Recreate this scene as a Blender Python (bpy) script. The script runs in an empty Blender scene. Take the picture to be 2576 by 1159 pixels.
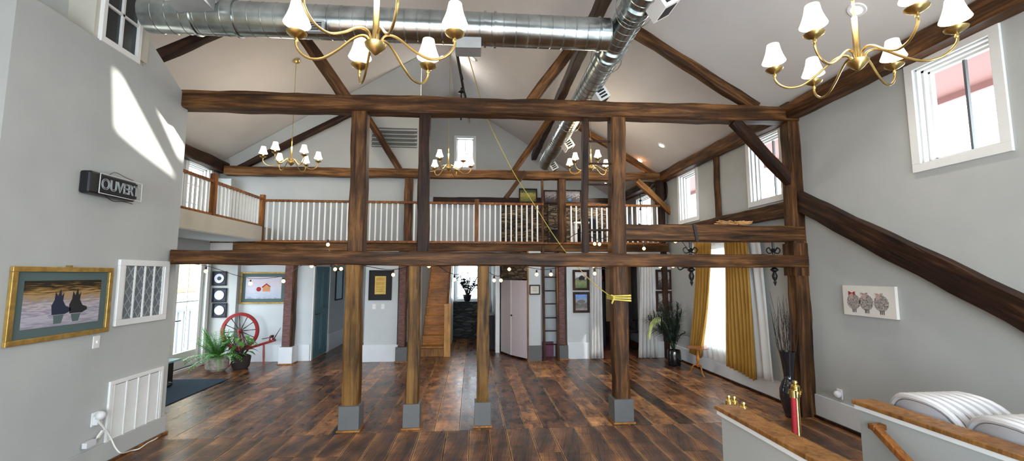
import bpy, bmesh, math, random
from mathutils import Vector, Matrix, Euler
R = random.Random(7)
PI = math.pi
S = bpy.context.scene
COL = S.collection

# ------------------------------------------------------------------ camera
F, CX, CY, H = 1100.0, 1288.0, 579.5, 1.9
PITCH = math.atan(110 / F)
YAW = math.atan(98 * math.cos(PITCH) / F)
cam_d = bpy.data.cameras.new('camera'); cam = bpy.data.objects.new('camera', cam_d); COL.objects.link(cam)
cam.location = (0, 0, H)
cam.rotation_euler = (PI / 2 + PITCH, 0, -YAW)
cam_d.sensor_fit = 'HORIZONTAL'; cam_d.sensor_width = 36; cam_d.lens = 36 * F / 2576
cam_d.clip_start = 0.05; cam_d.clip_end = 200
S.camera = cam

# ------------------------------------------------------------------ world, sun, view
S.view_settings.view_transform = 'Standard'
S.view_settings.look = 'None'
S.view_settings.gamma = 1
S.view_settings.use_curve_mapping = False
S.view_settings.exposure = 1.55
w = bpy.data.worlds.new('world'); S.world = w; w.use_nodes = True
bg = w.node_tree.nodes['Background']
bg.inputs[0].default_value = (0.80, 0.91, 1.0, 1); bg.inputs[1].default_value = 5.0
SUN = Vector((-0.6, 0.7, -0.5)).normalized()
sd = bpy.data.lights.new('sun', 'SUN'); sd.energy = 9; sd.angle = math.radians(.8); sd.color = (1, .95, .86)
so = bpy.data.objects.new('sun', sd); COL.objects.link(so)
so.rotation_euler = SUN.to_track_quat('-Z', 'Y').to_euler()
S.cycles.use_denoising = True
S.cycles.max_bounces = 8
S.cycles.diffuse_bounces = 5
S.cycles.sample_clamp_indirect = 6
S.cycles.caustics_reflective = False
S.cycles.caustics_refractive = False

def portal(name, loc, n, sx, sy):
    l = bpy.data.lights.new(name, 'AREA'); l.shape = 'RECTANGLE'; l.size = sx; l.size_y = sy
    l.cycles.is_portal = True
    o = bpy.data.objects.new(name, l); COL.objects.link(o); o.location = loc
    o.rotation_euler = Vector(n).to_track_quat('-Z', 'Y').to_euler()
portal('portal_rear', (0.6, -3.02, 1.75), (0, 1, 0), 7.4, 2.9)

# ------------------------------------------------------------------ helpers
_fw = Vector((math.sin(YAW) * math.cos(PITCH), math.cos(YAW) * math.cos(PITCH), math.sin(PITCH)))
_rt = Vector((math.cos(YAW), -math.sin(YAW), 0))
_up = _rt.cross(_fw)
def at(px, py, X=None, Y=None, Z=None):
    """a point of the room on the plane X, Y or Z, read off the photograph"""
    d = _fw + _rt * ((px - CX) / F) + _up * ((CY - py) / F)
    t = X / d.x if X is not None else Y / d.y if Y is not None else (Z - H) / d.z
    return Vector((0, 0, H)) + d * t

def mat(name, col, rough=.6, metal=0, var=0, scale=8, bump=0, bscale=40, stretch=(1, 1, 1), emit=None, es=0, coat=0, col2=None, trans=0, alpha=1):
    m = bpy.data.materials.new(name); m.use_nodes = True
    nt = m.node_tree; b = nt.nodes['Principled BSDF']
    b.inputs['Base Color'].default_value = (*col, 1); b.inputs['Roughness'].default_value = rough
    b.inputs['Metallic'].default_value = metal; b.inputs['Coat Weight'].default_value = coat
    if trans: b.inputs['Transmission Weight'].default_value = trans
    if alpha < 1: b.inputs['Alpha'].default_value = alpha
    if emit: b.inputs['Emission Color'].default_value = (*emit, 1); b.inputs['Emission Strength'].default_value = es
    tc = nt.nodes.new('ShaderNodeTexCoord'); mp = nt.nodes.new('ShaderNodeMapping')
    mp.inputs['Scale'].default_value = stretch; nt.links.new(tc.outputs['Object'], mp.inputs[0])
    if var or col2:
        n = nt.nodes.new('ShaderNodeTexNoise'); n.inputs['Scale'].default_value = scale; n.inputs['Detail'].default_value = 8
        nt.links.new(mp.outputs[0], n.inputs['Vector'])
        r = nt.nodes.new('ShaderNodeValToRGB'); nt.links.new(n.outputs[0], r.inputs[0])
        c2 = col2 or tuple(c * (1 + var) for c in col)
        c1 = col if col2 else tuple(c * (1 - var) for c in col)
        r.color_ramp.elements[0].position = .3; r.color_ramp.elements[1].position = .7
        r.color_ramp.elements[0].color = (*c1, 1); r.color_ramp.elements[1].color = (*c2, 1)
        nt.links.new(r.outputs[0], b.inputs['Base Color'])
    if bump:
        n2 = nt.nodes.new('ShaderNodeTexNoise'); n2.inputs['Scale'].default_value = bscale; n2.inputs['Detail'].default_value = 6
        nt.links.new(mp.outputs[0], n2.inputs['Vector'])
        bp = nt.nodes.new('ShaderNodeBump'); bp.inputs['Strength'].default_value = bump; bp.inputs['Distance'].default_value = .01
        nt.links.new(n2.outputs[0], bp.inputs['Height']); nt.links.new(bp.outputs[0], b.inputs['Normal'])
    return m

def wood(name, c1, c2, c3, rough=.6, grain=(14, 14, 1.1), bump=.5):
    m = bpy.data.materials.new(name); m.use_nodes = True
    nt = m.node_tree; b = nt.nodes['Principled BSDF']; b.inputs['Roughness'].default_value = rough; b.inputs['Specular IOR Level'].default_value = .22
    tc = nt.nodes.new('ShaderNodeTexCoord'); mp = nt.nodes.new('ShaderNodeMapping'); mp.inputs['Scale'].default_value = grain
    oi = nt.nodes.new('ShaderNodeObjectInfo'); ad = nt.nodes.new('ShaderNodeVectorMath'); ad.operation = 'ADD'
    sc = nt.nodes.new('ShaderNodeVectorMath'); sc.operation = 'SCALE'; sc.inputs['Scale'].default_value = 30
    cb = nt.nodes.new('ShaderNodeCombineXYZ')
    for i in range(3): nt.links.new(oi.outputs['Random'], cb.inputs[i])
    nt.links.new(cb.outputs[0], sc.inputs[0]); nt.links.new(tc.outputs['Object'], mp.inputs[0])
    nt.links.new(mp.outputs[0], ad.inputs[0]); nt.links.new(sc.outputs[0], ad.inputs[1])
    n = nt.nodes.new('ShaderNodeTexNoise'); n.inputs['Scale'].default_value = 1; n.inputs['Detail'].default_value = 10; n.inputs['Roughness'].default_value = .65
    n.inputs['Distortion'].default_value = .6
    nt.links.new(ad.outputs[0], n.inputs['Vector'])
    r = nt.nodes.new('ShaderNodeValToRGB'); e = r.color_ramp.elements
    e[0].position = .33; e[0].color = (*c1, 1); e[1].position = .72; e[1].color = (*c3, 1)
    k = e.new(.5); k.color = (*c2, 1)
    nt.links.new(n.outputs[0], r.inputs[0])
    n3 = nt.nodes.new('ShaderNodeTexNoise'); n3.inputs['Scale'].default_value = 1.7; n3.inputs['Detail'].default_value = 3
    nt.links.new(tc.outputs['Object'], n3.inputs['Vector'])
    mr = nt.nodes.new('ShaderNodeMapRange'); mr.inputs[1].default_value = .3; mr.inputs[2].default_value = .7; mr.inputs[3].default_value = .55; mr.inputs[4].default_value = 1.4
    nt.links.new(n3.outputs[0], mr.inputs[0])
    mx = nt.nodes.new('ShaderNodeVectorMath'); mx.operation = 'SCALE'
    nt.links.new(r.outputs[0], mx.inputs[0]); nt.links.new(mr.outputs[0], mx.inputs['Scale'])
    nt.links.new(mx.outputs[0], b.inputs['Base Color'])
    bp = nt.nodes.new('ShaderNodeBump'); bp.inputs['Strength'].default_value = bump; bp.inputs['Distance'].default_value = .012
    nt.links.new(n.outputs[0], bp.inputs['Height']); nt.links.new(bp.outputs[0], b.inputs['Normal'])
    return m

class MB:
    def __init__(s, origin=(0, 0, 0)):
        s.v = []; s.f = []; s.m = []; s.o = Vector(origin); s.sm = []
    def add(s, vs, fs, mi=0, smooth=False):
        k = len(s.v); s.v += [Vector(v) - s.o for v in vs]
        for f in fs: s.f.append([i + k for i in f]); s.m.append(mi); s.sm.append(smooth)
        return s
    def box(s, a, b, mi=0):
        (x0, y0, z0), (x1, y1, z1) = a, b
        x0, x1 = min(x0, x1), max(x0, x1); y0, y1 = min(y0, y1), max(y0, y1); z0, z1 = min(z0, z1), max(z0, z1)
        return s.add([(x0, y0, z0), (x1, y0, z0), (x1, y1, z0), (x0, y1, z0), (x0, y0, z1), (x1, y0, z1), (x1, y1, z1), (x0, y1, z1)],
                     [(0, 3, 2, 1), (4, 5, 6, 7), (0, 1, 5, 4), (1, 2, 6, 5), (2, 3, 7, 6), (3, 0, 4, 7)], mi)
    def obox(s, c, dx, dy, dz, mi=0):
        """box from centre and three half-vectors"""
        c, dx, dy, dz = map(Vector, (c, dx, dy, dz))
        vs = [c + a * dx + b * dy + e * dz for e in (-1, 1) for a, b in ((-1, -1), (1, -1), (1, 1), (-1, 1))]
        return s.add(vs, [(0, 3, 2, 1), (4, 5, 6, 7), (0, 1, 5, 4), (1, 2, 6, 5), (2, 3, 7, 6), (3, 0, 4, 7)], mi)
    def bar(s, p, q, wd, ht, mi=0, up=(0, 0, 1)):
        p, q = Vector(p), Vector(q); d = q - p; u = Vector(up)
        if d.normalized().cross(u).length < .1: u = Vector((0, 1, 0))
        x = d.cross(u).normalized(); y = x.cross(d).normalized()
        return s.obox((p + q) / 2, x * wd / 2, y * ht / 2, d / 2, mi)
    def tube(s, pts, r, n=8, mi=0, close=False, cap=True):
        pts = [Vector(p) for p in pts]; N = len(pts)
        rs = r if isinstance(r, (list, tuple)) else [r] * N
        vs = []; x = None
        for i, p in enumerate(pts):
            if close: d = pts[(i + 1) % N] - pts[i - 1]
            else: d = pts[min(i + 1, N - 1)] - pts[max(i - 1, 0)]
            d.normalize()
            if x is None:
                x = d.orthogonal().normalized()
            else:
                x = (x - d * x.dot(d)); x = x.normalized() if x.length > 1e-5 else d.orthogonal().normalized()
            y = d.cross(x)
            for k in range(n):
                a = 2 * PI * k / n; vs.append(p + (x * math.cos(a) + y * math.sin(a)) * rs[i])
        fs = []
        for i in range(N if close else N - 1):
            j = (i + 1) % N
            for k in range(n): fs.append((i * n + k, i * n + (k + 1) % n, j * n + (k + 1) % n, j * n + k))
        if cap and not close: fs += [tuple(range(n))[::-1], tuple((N - 1) * n + k for k in range(n))]
        return s.add(vs, fs, mi, True)
    def lathe(s, prof, c=(0, 0, 0), n=20, mi=0, axis='Z', cap=True, sx=1, sy=1):
        c = Vector(c); vs = []
        for r, z in prof:
            for k in range(n):
                a = 2 * PI * k / n; u, v_ = r * math.cos(a) * sx, r * math.sin(a) * sy
                vs.append(c + (Vector((u, v_, z)) if axis == 'Z' else Vector((z, u, v_)) if axis == 'X' else Vector((u, z, v_))))
        fs = []
        for i in range(len(prof) - 1):
            for k in range(n): fs.append((i * n + k, i * n + (k + 1) % n, (i + 1) * n + (k + 1) % n, (i + 1) * n + k))
        if cap: fs += [tuple(range(n))[::-1], tuple((len(prof) - 1) * n + k for k in range(n))]
        return s.add(vs, fs, mi, True)
    def prism(s, pts, d, mi=0):
        """planar polygon of 3D points pushed along d"""
        pts = [Vector(p) for p in pts]; d = Vector(d); n = len(pts)
        fs = [tuple(range(n))[::-1], tuple(range(n, 2 * n))] + [(i, (i + 1) % n, (i + 1) % n + n, i + n) for i in range(n)]
        return s.add(pts + [p + d for p in pts], fs, mi)
    def ball(s, c, r, mi=0, n=10, sc=(1, 1, 1)):
        prof = [(r * math.sin(PI * i / 6) * 1.0 + 1e-4, -r * math.cos(PI * i / 6) * sc[2]) for i in range(7)]
        return s.lathe(prof, c, n, mi, sx=sc[0], sy=sc[1])
    def obj(s, name, mats, parent=None, smooth=False, bevel=0):
        me = bpy.data.meshes.new(name); me.from_pydata([tuple(v) for v in s.v], [], s.f)
        for m in (mats if isinstance(mats, (list, tuple)) else [mats]): me.materials.append(m)
        me.polygons.foreach_set('material_index', s.m)
        me.polygons.foreach_set('use_smooth', s.sm)
        me.update()
        bm = bmesh.new(); bm.from_mesh(me); bmesh.ops.recalc_face_normals(bm, faces=bm.faces); bm.to_mesh(me); bm.free()
        o = bpy.data.objects.new(name, me); COL.objects.link(o)
        if parent: o.parent = parent
        elif s.o.length: o.location = s.o
        if any(s.sm):
            md = o.modifiers.new('es', 'EDGE_SPLIT'); md.split_angle = math.radians(38)
        if bevel:
            md = o.modifiers.new('bv', 'BEVEL'); md.width = bevel; md.segments = 2; md.limit_method = 'ANGLE'
        return o

def tag(o, label=None, cat=None, group=None, kind=None):
    if label: o['label'] = label
    if cat: o['category'] = cat
    if group: o['group'] = group
    if kind: o['kind'] = kind
    return o
def thing(name, label, cat, loc=(0, 0, 0), rz=0, group=None):
    o = bpy.data.objects.new(name, None); COL.objects.link(o); o.empty_display_size = .1
    o.location = loc; o.rotation_euler = (0, 0, rz)
    return tag(o, label, cat, group)
def struct(name, mb, m, **k):
    return tag(mb.obj(name, m, **k), kind='structure')
def copy_tree(o, parent=None):
    c = o.copy(); COL.objects.link(c)
    if parent: c.parent = parent
    for ch in list(o.children): copy_tree(ch, c)
    return c

# ------------------------------------------------------------------ materials
M = {}
M['wall'] = mat('wall_paint', (.44, .455, .445), .75, var=.03, scale=3, bump=.05, bscale=60)
M['wall_low'] = mat('wall_paint_cool', (.56, .60, .62), .75, var=.03, scale=3)
M['cream'] = mat('cream_paint', (.52, .50, .43), .7, var=.02)
M['ceiling'] = mat('ceiling_paint', (.62, .59, .57), .85, var=.03, scale=2)
M['trim'] = mat('white_trim_paint', (.78, .79, .78), .45, var=.02)
M['baseb'] = mat('baseboard_paint', (.72, .76, .80), .5, var=.02)
M['plinth'] = mat('grey_plinth_paint', (.115, .118, .12), .55, var=.04)
M['timber'] = wood('hewn_timber', (.010, .004, .002), (.068, .028, .009), (.23, .105, .034), .55)
M['timber_dark'] = wood('dark_timber', (.006, .003, .002), (.027, .011, .006), (.085, .036, .016), .55)
M['timber_gold'] = wood('golden_timber', (.022, .010, .003), (.135, .065, .014), (.29, .15, .04), .55)  # golden tone: part wood colour, part light put into the colour
M['timber_orange'] = wood('warm_timber', (.025, .010, .003), (.13, .055, .016), (.30, .145, .045), .55)
M['oak'] = wood('oiled_oak', (.13, .05, .013), (.27, .12, .034), (.42, .21, .065), .38, (22, 22, 2), .1)
M['oak_rail'] = wood('orange_oak', (.10, .03, .008), (.22, .08, .02), (.36, .15, .04), .4, (22, 22, 2), .1)
M['stair'] = wood('stair_pine', (.26, .08, .012), (.46, .17, .03), (.6, .27, .06), .35, (3, 20, 20), .1)
M['newel'] = wood('golden_oak', (.28, .12, .03), (.48, .24, .07), (.62, .34, .11), .4, (22, 22, 2), .1)
M['white'] = mat('white_paint', (.82, .83, .82), .4)
M['steel'] = mat('galvanised_steel', (.40, .44, .44), .24, 1, var=.35, scale=5, bump=.12, bscale=9)
M['steel_d'] = mat('grey_register', (.42, .44, .45), .5, .6, var=.05)
M['black'] = mat('black_metal', (.012, .012, .014), .4, .3)
M['brass'] = mat('aged_brass', (.52, .38, .15), .32, 1, var=.2, scale=14)
M['brass_b'] = mat('polished_brass', (.75, .56, .2), .18, 1)
M['shade'] = mat('glowing_lamp_shade', (.9, .82, .65), .7, emit=(1, .82, .55), es=1.25)
M['shade_trim'] = mat('shade_binding', (.8, .6, .3), .7, emit=(1, .66, .28), es=.5)
M['candle'] = mat('cream_candle_sleeve', (.85, .72, .35), .5, emit=(1, .75, .25), es=.25)
M['bulb'] = mat('warm_filament_bulb', (1, .7, .35), .3, emit=(1, .42, .10), es=4)
M['spot'] = mat('lit_downlight_lens', (1, 1, 1), .3, emit=(1, .97, .9), es=30)
M['glass'] = mat('dark_window_glass', (.02, .03, .035), .08, 0)
M['soffit'] = mat('red_painted_eave', (.26, .13, .12), .6)
M['gold'] = mat('gilt_frame', (.50, .32, .09), .35, .6, var=.25, scale=20)
M['mat_teal'] = mat('blue_green_mount', (.085, .13, .13), .8)
M['teal'] = mat('teal_door_paint', (.10, .22, .26), .5, var=.06)
M['red'] = mat('red_painted_wood', (.26, .010, .012), .35, var=.12)
M['leaf'] = mat('fern_leaf', (.03, .15, .02), .5, col2=(.12, .42, .06), scale=6)
M['leaf_d'] = mat('dark_palm_leaf', (.008, .016, .012), .5, col2=(.03, .05, .03), scale=6)
M['leaf_y'] = mat('pale_palm_leaf', (.35, .42, .15), .5, var=.2)
M['stone_pot'] = mat('mottled_stone_planter', (.20, .17, .14), .9, col2=(.5, .45, .4), scale=14, bump=.6)
M['matblue'] = mat('navy_entrance_mat', (.02, .05, .085), .95, var=.3, scale=60, bump=.6, bscale=300)
M['vase'] = mat('glossy_black_ceramic', (.01, .01, .014), .08, coat=.6)
M['twig'] = mat('dark_twig', (.03, .02, .018), .8)
M['velvet'] = mat('red_velvet', (.30, .006, .014), .75, var=.15)
M['gold_cloth'] = mat('mustard_curtain', (.36, .19, .028), .8, col2=(.46, .26, .045), scale=10, stretch=(1, 1, .2))
M['sheer'] = mat('white_sheer_curtain', (.9, .93, .95), .8, alpha=.72)
M['linen'] = mat('off_white_linen_curtain', (.60, .60, .60), .85, var=.05)
M['plastic'] = mat('white_plastic', (.66, .66, .68), .38)
M['plastic_in'] = mat('grey_seat_pad', (.46, .46, .49), .6, var=.04)
M['rope'] = mat('yellow_rope', (.62, .50, .10), .8)
M['pink_door'] = mat('pale_pink_door', (.62, .54, .57), .5, var=.02)
M['paper'] = mat('old_gold_paper', (.55, .36, .07), .7, col2=(.75, .52, .14), scale=9)
M['cream_paper'] = mat('cream_paper', (.75, .72, .65), .8)
M['ink'] = mat('dark_ink', (.015, .015, .018), .8)
M['navy'] = mat('navy_mount', (.015, .022, .05), .6)
M['silver'] = mat('pale_plate_glaze', (.62, .66, .72), .25, var=.12, scale=20)
M['canvas'] = mat('off_white_canvas', (.74, .71, .66), .8, var=.02)
M['sheep'] = mat('brown_wool_paint', (.07, .05, .05), .9, col2=(.55, .5, .46), scale=55)
M['sheep_face'] = mat('pinkish_sheep_face', (.50, .36, .32), .9)
M['redpaint'] = mat('red_bow_paint', (.35, .02, .02), .8)
M['ext_yellow'] = mat('yellow_clapboard', (.20, .15, .045), .8)
M['ext_white'] = mat('white_exterior_paint', (.2, .22, .25), .7)
M['tan'] = mat('tan_board', (.42, .26, .12), .8)
M['carpet'] = mat('brick_red_floor', (.14, .04, .02), .8, var=.2)
M['dark_cloth'] = mat('black_upholstery', (.012, .013, .02), .8)
M['cord'] = mat('white_cord_plastic', (.78, .78, .74), .4)
M['red_rug'] = mat('mauve_panel', (.22, .08, .13), .9, var=.1)
M['bark'] = mat('purple_brown_rough_sawn_face', (.10, .05, .045), .9, col2=(.2, .11, .1), scale=12, stretch=(1, 1, 3), bump=.9, bscale=20)

def floor_mat():
    m = bpy.data.materials.new('wide_plank_floor'); m.use_nodes = True; nt = m.node_tree; b = nt.nodes['Principled BSDF']
    L = nt.links.new; N = nt.nodes.new
    tc = N('ShaderNodeTexCoord'); at_ = N('ShaderNodeAttribute'); at_.attribute_name = 'plank'
    uv = N('ShaderNodeUVMap')
    off = N('ShaderNodeVectorMath'); off.operation = 'MULTIPLY_ADD'; off.inputs[1].default_value = (40, 40, 40)
    mp = N('ShaderNodeMapping'); mp.inputs['Scale'].default_value = (7, 2.2, 1)
    L(tc.outputs['Object'], mp.inputs[0]); L(at_.outputs['Color'], off.inputs[0]); L(mp.outputs[0], off.inputs[2])
    n = N('ShaderNodeTexNoise'); n.inputs['Scale'].default_value = 1.2; n.inputs['Detail'].default_value = 9; n.inputs['Roughness'].default_value = .74; n.inputs['Distortion'].default_value = .5
    L(off.outputs[0], n.inputs['Vector'])
    sp = N('ShaderNodeSeparateColor'); L(at_.outputs['Color'], sp.inputs[0])
    a1 = N('ShaderNodeMath'); a1.operation = 'MULTIPLY_ADD'; a1.inputs[1].default_value = .24; a1.inputs[2].default_value = -.10
    L(sp.outputs[0], a1.inputs[0])
    a2 = N('ShaderNodeMath'); a2.operation = 'ADD'; L(n.outputs[0], a2.inputs[0]); L(a1.outputs[0], a2.inputs[1])
    r = N('ShaderNodeValToRGB'); e = r.color_ramp.elements
    e[0].position = .36; e[0].color = (.022, .012, .009, 1); e[1].position = .72; e[1].color = (.48, .23, .085, 1)
    k = e.new(.45); k.color = (.095, .038, .018, 1); k = e.new(.57); k.color = (.22, .092, .034, 1)
    L(a2.outputs[0], r.inputs[0])
    su = N('ShaderNodeSeparateXYZ'); L(uv.outputs[0], su.inputs[0])
    # worn pale arris along the board edges
    ed = N('ShaderNodeMath'); ed.operation = 'SUBTRACT'; ed.inputs[1].default_value = .5; L(su.outputs[0], ed.inputs[0])
    ab = N('ShaderNodeMath'); ab.operation = 'ABSOLUTE'; L(ed.outputs[0], ab.inputs[0])
    gt = N('ShaderNodeMapRange'); gt.inputs[1].default_value = .462; gt.inputs[2].default_value = .480; L(ab.outputs[0], gt.inputs[0])
    n2 = N('ShaderNodeTexNoise'); n2.inputs['Scale'].default_value = 2.2; L(tc.outputs['Object'], n2.inputs['Vector'])
    g2 = N('ShaderNodeMapRange'); g2.inputs[1].default_value = .34; g2.inputs[2].default_value = .5; L(n2.outputs[0], g2.inputs[0])
    ml = N('ShaderNodeMath'); ml.operation = 'MULTIPLY'; L(gt.outputs[0], ml.inputs[0]); L(g2.outputs[0], ml.inputs[1])
    ml2 = N('ShaderNodeMath'); ml2.operation = 'MULTIPLY'; ml2.inputs[1].default_value = .75; L(ml.outputs[0], ml2.inputs[0])
    mx = N('ShaderNodeMix'); mx.data_type = 'RGBA'; mx.inputs[7].default_value = (.62, .36, .15, 1)
    nb = N('ShaderNodeTexNoise'); nb.inputs['Scale'].default_value = 3.2; nb.inputs['Detail'].default_value = 7; nb.inputs['Roughness'].default_value = .7; L(tc.outputs['Object'], nb.inputs['Vector'])
    mpw = N('ShaderNodeMapping'); mpw.inputs['Scale'].default_value = (1.5, 16, 1); L(tc.outputs['Object'], mpw.inputs[0])
    nw = N('ShaderNodeTexNoise'); nw.inputs['Scale'].default_value = 1.5; nw.inputs['Detail'].default_value = 3; L(mpw.outputs[0], nw.inputs['Vector'])
    b1 = N('ShaderNodeMapRange'); b1.inputs[1].default_value = .36; b1.inputs[2].default_value = .64; b1.inputs[3].default_value = .35; b1.inputs[4].default_value = 1.75; L(nb.outputs[0], b1.inputs[0])
    b2_ = N('ShaderNodeMapRange'); b2_.inputs[1].default_value = .35; b2_.inputs[2].default_value = .65; b2_.inputs[3].default_value = .72; b2_.inputs[4].default_value = 1.15; L(nw.outputs[0], b2_.inputs[0])
    bm_ = N('ShaderNodeMath'); bm_.operation = 'MULTIPLY'; L(b1.outputs[0], bm_.inputs[0]); L(b2_.outputs[0], bm_.inputs[1])
    vs_ = N('ShaderNodeVectorMath'); vs_.operation = 'SCALE'; L(r.outputs[0], vs_.inputs[0]); L(bm_.outputs[0], vs_.inputs['Scale'])
    L(ml2.outputs[0], mx.inputs[0]); L(vs_.outputs[0], mx.inputs[6]); L(mx.outputs[2], b.inputs['Base Color'])
    rr = N('ShaderNodeMapRange'); rr.inputs[3].default_value = .16; rr.inputs[4].default_value = .42; L(n.outputs[0], rr.inputs[0]); L(rr.outputs[0], b.inputs['Roughness'])
    bp = N('ShaderNodeBump'); bp.inputs['Strength'].default_value = .6; bp.inputs['Distance'].default_value = .012
    L(n.outputs[0], bp.inputs['Height']); L(bp.outputs[0], b.inputs['Normal'])
    b.inputs['Specular IOR Level'].default_value = .38; b.inputs['Coat Weight'].default_value = .15; b.inputs['Coat Roughness'].default_value = .16
    return m
M['floor'] = floor_mat()

def stone_mat(name, c1, c2, c3, sc=9):
    m = bpy.data.materials.new(name); m.use_nodes = True; nt = m.node_tree; b = nt.nodes['Principled BSDF']; L = nt.links.new; N = nt.nodes.new
    tc = N('ShaderNodeTexCoord'); mp = N('ShaderNodeMapping'); mp.inputs['Scale'].default_value = (.45, .45, 1.7); L(tc.outputs['Object'], mp.inputs[0])
    v = N('ShaderNodeTexVoronoi'); v.inputs['Scale'].default_value = sc; L(mp.outputs[0], v.inputs['Vector'])
    v2 = N('ShaderNodeTexVoronoi'); v2.feature = 'DISTANCE_TO_EDGE'; v2.inputs['Scale'].default_value = sc; L(mp.outputs[0], v2.inputs['Vector'])
    sp = N('ShaderNodeSeparateColor'); L(v.outputs['Color'], sp.inputs[0])
    r = N('ShaderNodeValToRGB'); e = r.color_ramp.elements; e[0].color = (*c1, 1); e[1].color = (*c3, 1); k = e.new(.5); k.color = (*c2, 1); L(sp.outputs[0], r.inputs[0])
    g = N('ShaderNodeMapRange'); g.inputs[2].default_value = .09; L(v2.outputs['Distance'], g.inputs[0])
    mx = N('ShaderNodeMix'); mx.data_type = 'RGBA'; mx.inputs[6].default_value = (.01, .008, .006, 1); L(g.outputs[0], mx.inputs[0]); L(r.outputs[0], mx.inputs[7]); L(mx.outputs[2], b.inputs['Base Color'])
    bp = N('ShaderNodeBump'); bp.inputs['Strength'].default_value = .9; bp.inputs['Distance'].default_value = .03; L(g.outputs[0], bp.inputs['Height']); L(bp.outputs[0], b.inputs['Normal'])
    b.inputs['Roughness'].default_value = .85
    return m
M['stone'] = stone_mat('stacked_fieldstone', (.05, .035, .022), (.14, .095, .055), (.30, .21, .12))
M['stone_dark'] = stone_mat('dark_stacked_stone', (.01, .012, .014), (.03, .034, .036), (.08, .08, .075), 8)

# ------------------------------------------------------------------ room dimensions (metres)
XR, XL, XP = 4.62, -5.69, -3.68         # right wall, outer left wall, partition on the left
N0, F0 = 5.67, 9.90                      # front faces of the near and the far timber bent
LOFT = 2.60
YG = 13.7
XRIDGE, ZRIDGE = -.645, 7.55
def zc(x): return 7.15 - .62 * x if x > XRIDGE else 7.95 + .62 * x

# floor of wide planks -------------------------------------------------------
def build_floor():
    vs = []; fs = []; uvs = []; cols = []
    hx0, hx1, hy = 1.86, 2.92, 3.12
    def plank(x0, x1, y0, y1):
        if y1 - y0 < .05: return
        k = len(vs); g = .0035; c = (R.random(), R.random(), R.random(), 1)
        d = R.uniform(0, .0025)
        vs.extend([(x0 + g, y0 + g, -.05), (x1 - g, y0 + g, -.05), (x1 - g, y1 - g, -.05), (x0 + g, y1 - g, -.05),
                   (x0 + g, y0 + g, -d), (x1 - g, y0 + g, -d), (x1 - g, y1 - g, -d), (x0 + g, y1 - g, -d)])
        for f in ((4, 5, 6, 7), (0, 1, 5, 4), (1, 2, 6, 5), (2, 3, 7, 6), (3, 0, 4, 7)):
            fs.append([k + i for i in f]); cols.append(c)
            uvs.append([(0, 0), (1, 0), (1, 1), (0, 1)])
    for part, (ya, yb) in enumerate(((-3, 5.6), (5.6, 13.7))):
        x = XL
        while x < XR - .01:
            wd = R.uniform(.2, .33); x1 = min(x + wd, XR)
            if XR - x1 < .1: x1 = XR
            for a, b_ in ([(x, x1)]):
                y = ya
                cuts = [ya]
                while y < yb:
                    y += R.uniform(2.2, 4.5); cuts.append(min(y, yb))
                if part == 0: cuts = [-3, hy] + ([hy + R.uniform(.9, 1.9)] if R.random() < .6 else []) + [5.6]
                for c0, c1 in zip(cuts, cuts[1:]):
                    if c1 <= hy + .001 and x1 > hx0 and x < hx1:
                        if x < hx0: plank(x, hx0, c0, c1)
                        if x1 > hx1: plank(hx1, x1, c0, c1)
                    else: plank(x, x1, c0, c1)
            x = x1
    me = bpy.data.meshes.new('floor'); me.from_pydata(vs, [], fs); me.materials.append(M['floor'])
    uvl = me.uv_layers.new(name='UVMap'); ca = me.color_attributes.new('plank', 'FLOAT_COLOR', 'CORNER')
    for p in me.polygons:
        for j, li in enumerate(p.loop_indices):
            uvl.data[li].uv = uvs[p.index][j]; ca.data[li].color = cols[p.index]
    o = bpy.data.objects.new('floor', me); COL.objects.link(o); tag(o, kind='structure')
build_floor()
mb = MB(); mb.box((XL, -3, -.12), (1.86, YG, -.051)); mb.box((2.92, -3, -.12), (XR, YG, -.051)); mb.box((1.86, 3.12, -.12), (2.92, YG, -.051))
struct('floor_subfloor', mb, M['timber_dark'])

def wall(name, axis, c0, c1, u, v, holes, m):
    """axis 'X': wall across X from c0 to c1, u along Y; axis 'Y': u along X; v is Z; holes (u0,u1,v0,v1)"""
    us = sorted({*u, *[h[0] for h in holes], *[h[1] for h in holes]}); vs_ = sorted({*v, *[h[2] for h in holes], *[h[3] for h in holes]})
    us = [a for a in us if u[0] <= a <= u[1]]; vs_ = [a for a in vs_ if v[0] <= a <= v[1]]
    mb = MB()
    for a, b_ in zip(us, us[1:]):
        run = None
        for c, d in zip(vs_, vs_[1:]):
            um, vm = (a + b_) / 2, (c + d) / 2
            solid = not any(h[0] < um < h[1] and h[2] < vm < h[3] for h in holes)
            if solid and run is None: run = [c, d]
            elif solid: run[1] = d
            if (not solid or d == vs_[-1]) and run:
                if axis == 'X': mb.box((c0, a, run[0]), (c1, b_, run[1]))
                else: mb.box((a, c0, run[0]), (b_, c1, run[1]))
                run = None
    return struct(name, mb, m)

# right wall with its windows
W1 = (3.35, 4.04, 3.04, 4.04); W2 = (6.09, 6.81, 3.09, 4.08); W3 = (8.60, 9.32, 3.09, 4.08); W4 = (7.20, 8.60, .55, 2.45); W5 = (10.9, 11.9, 2.95, 4.0)
wall('wall_right', 'X', XR, XR + .24, (-3, YG + .2), (-.1, 4.40), [W1, W2, W3, W4, W5], M['wall'])
DOOR = (9.02, 9.95, .05, 2.25); WL = (9.1, 9.85, 2.98, 4.15)
wall('wall_left', 'X', XL - .2, XL, (3.2, YG + .2), (-.1, 4.44), [DOOR, WL], M['wall'])
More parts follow.
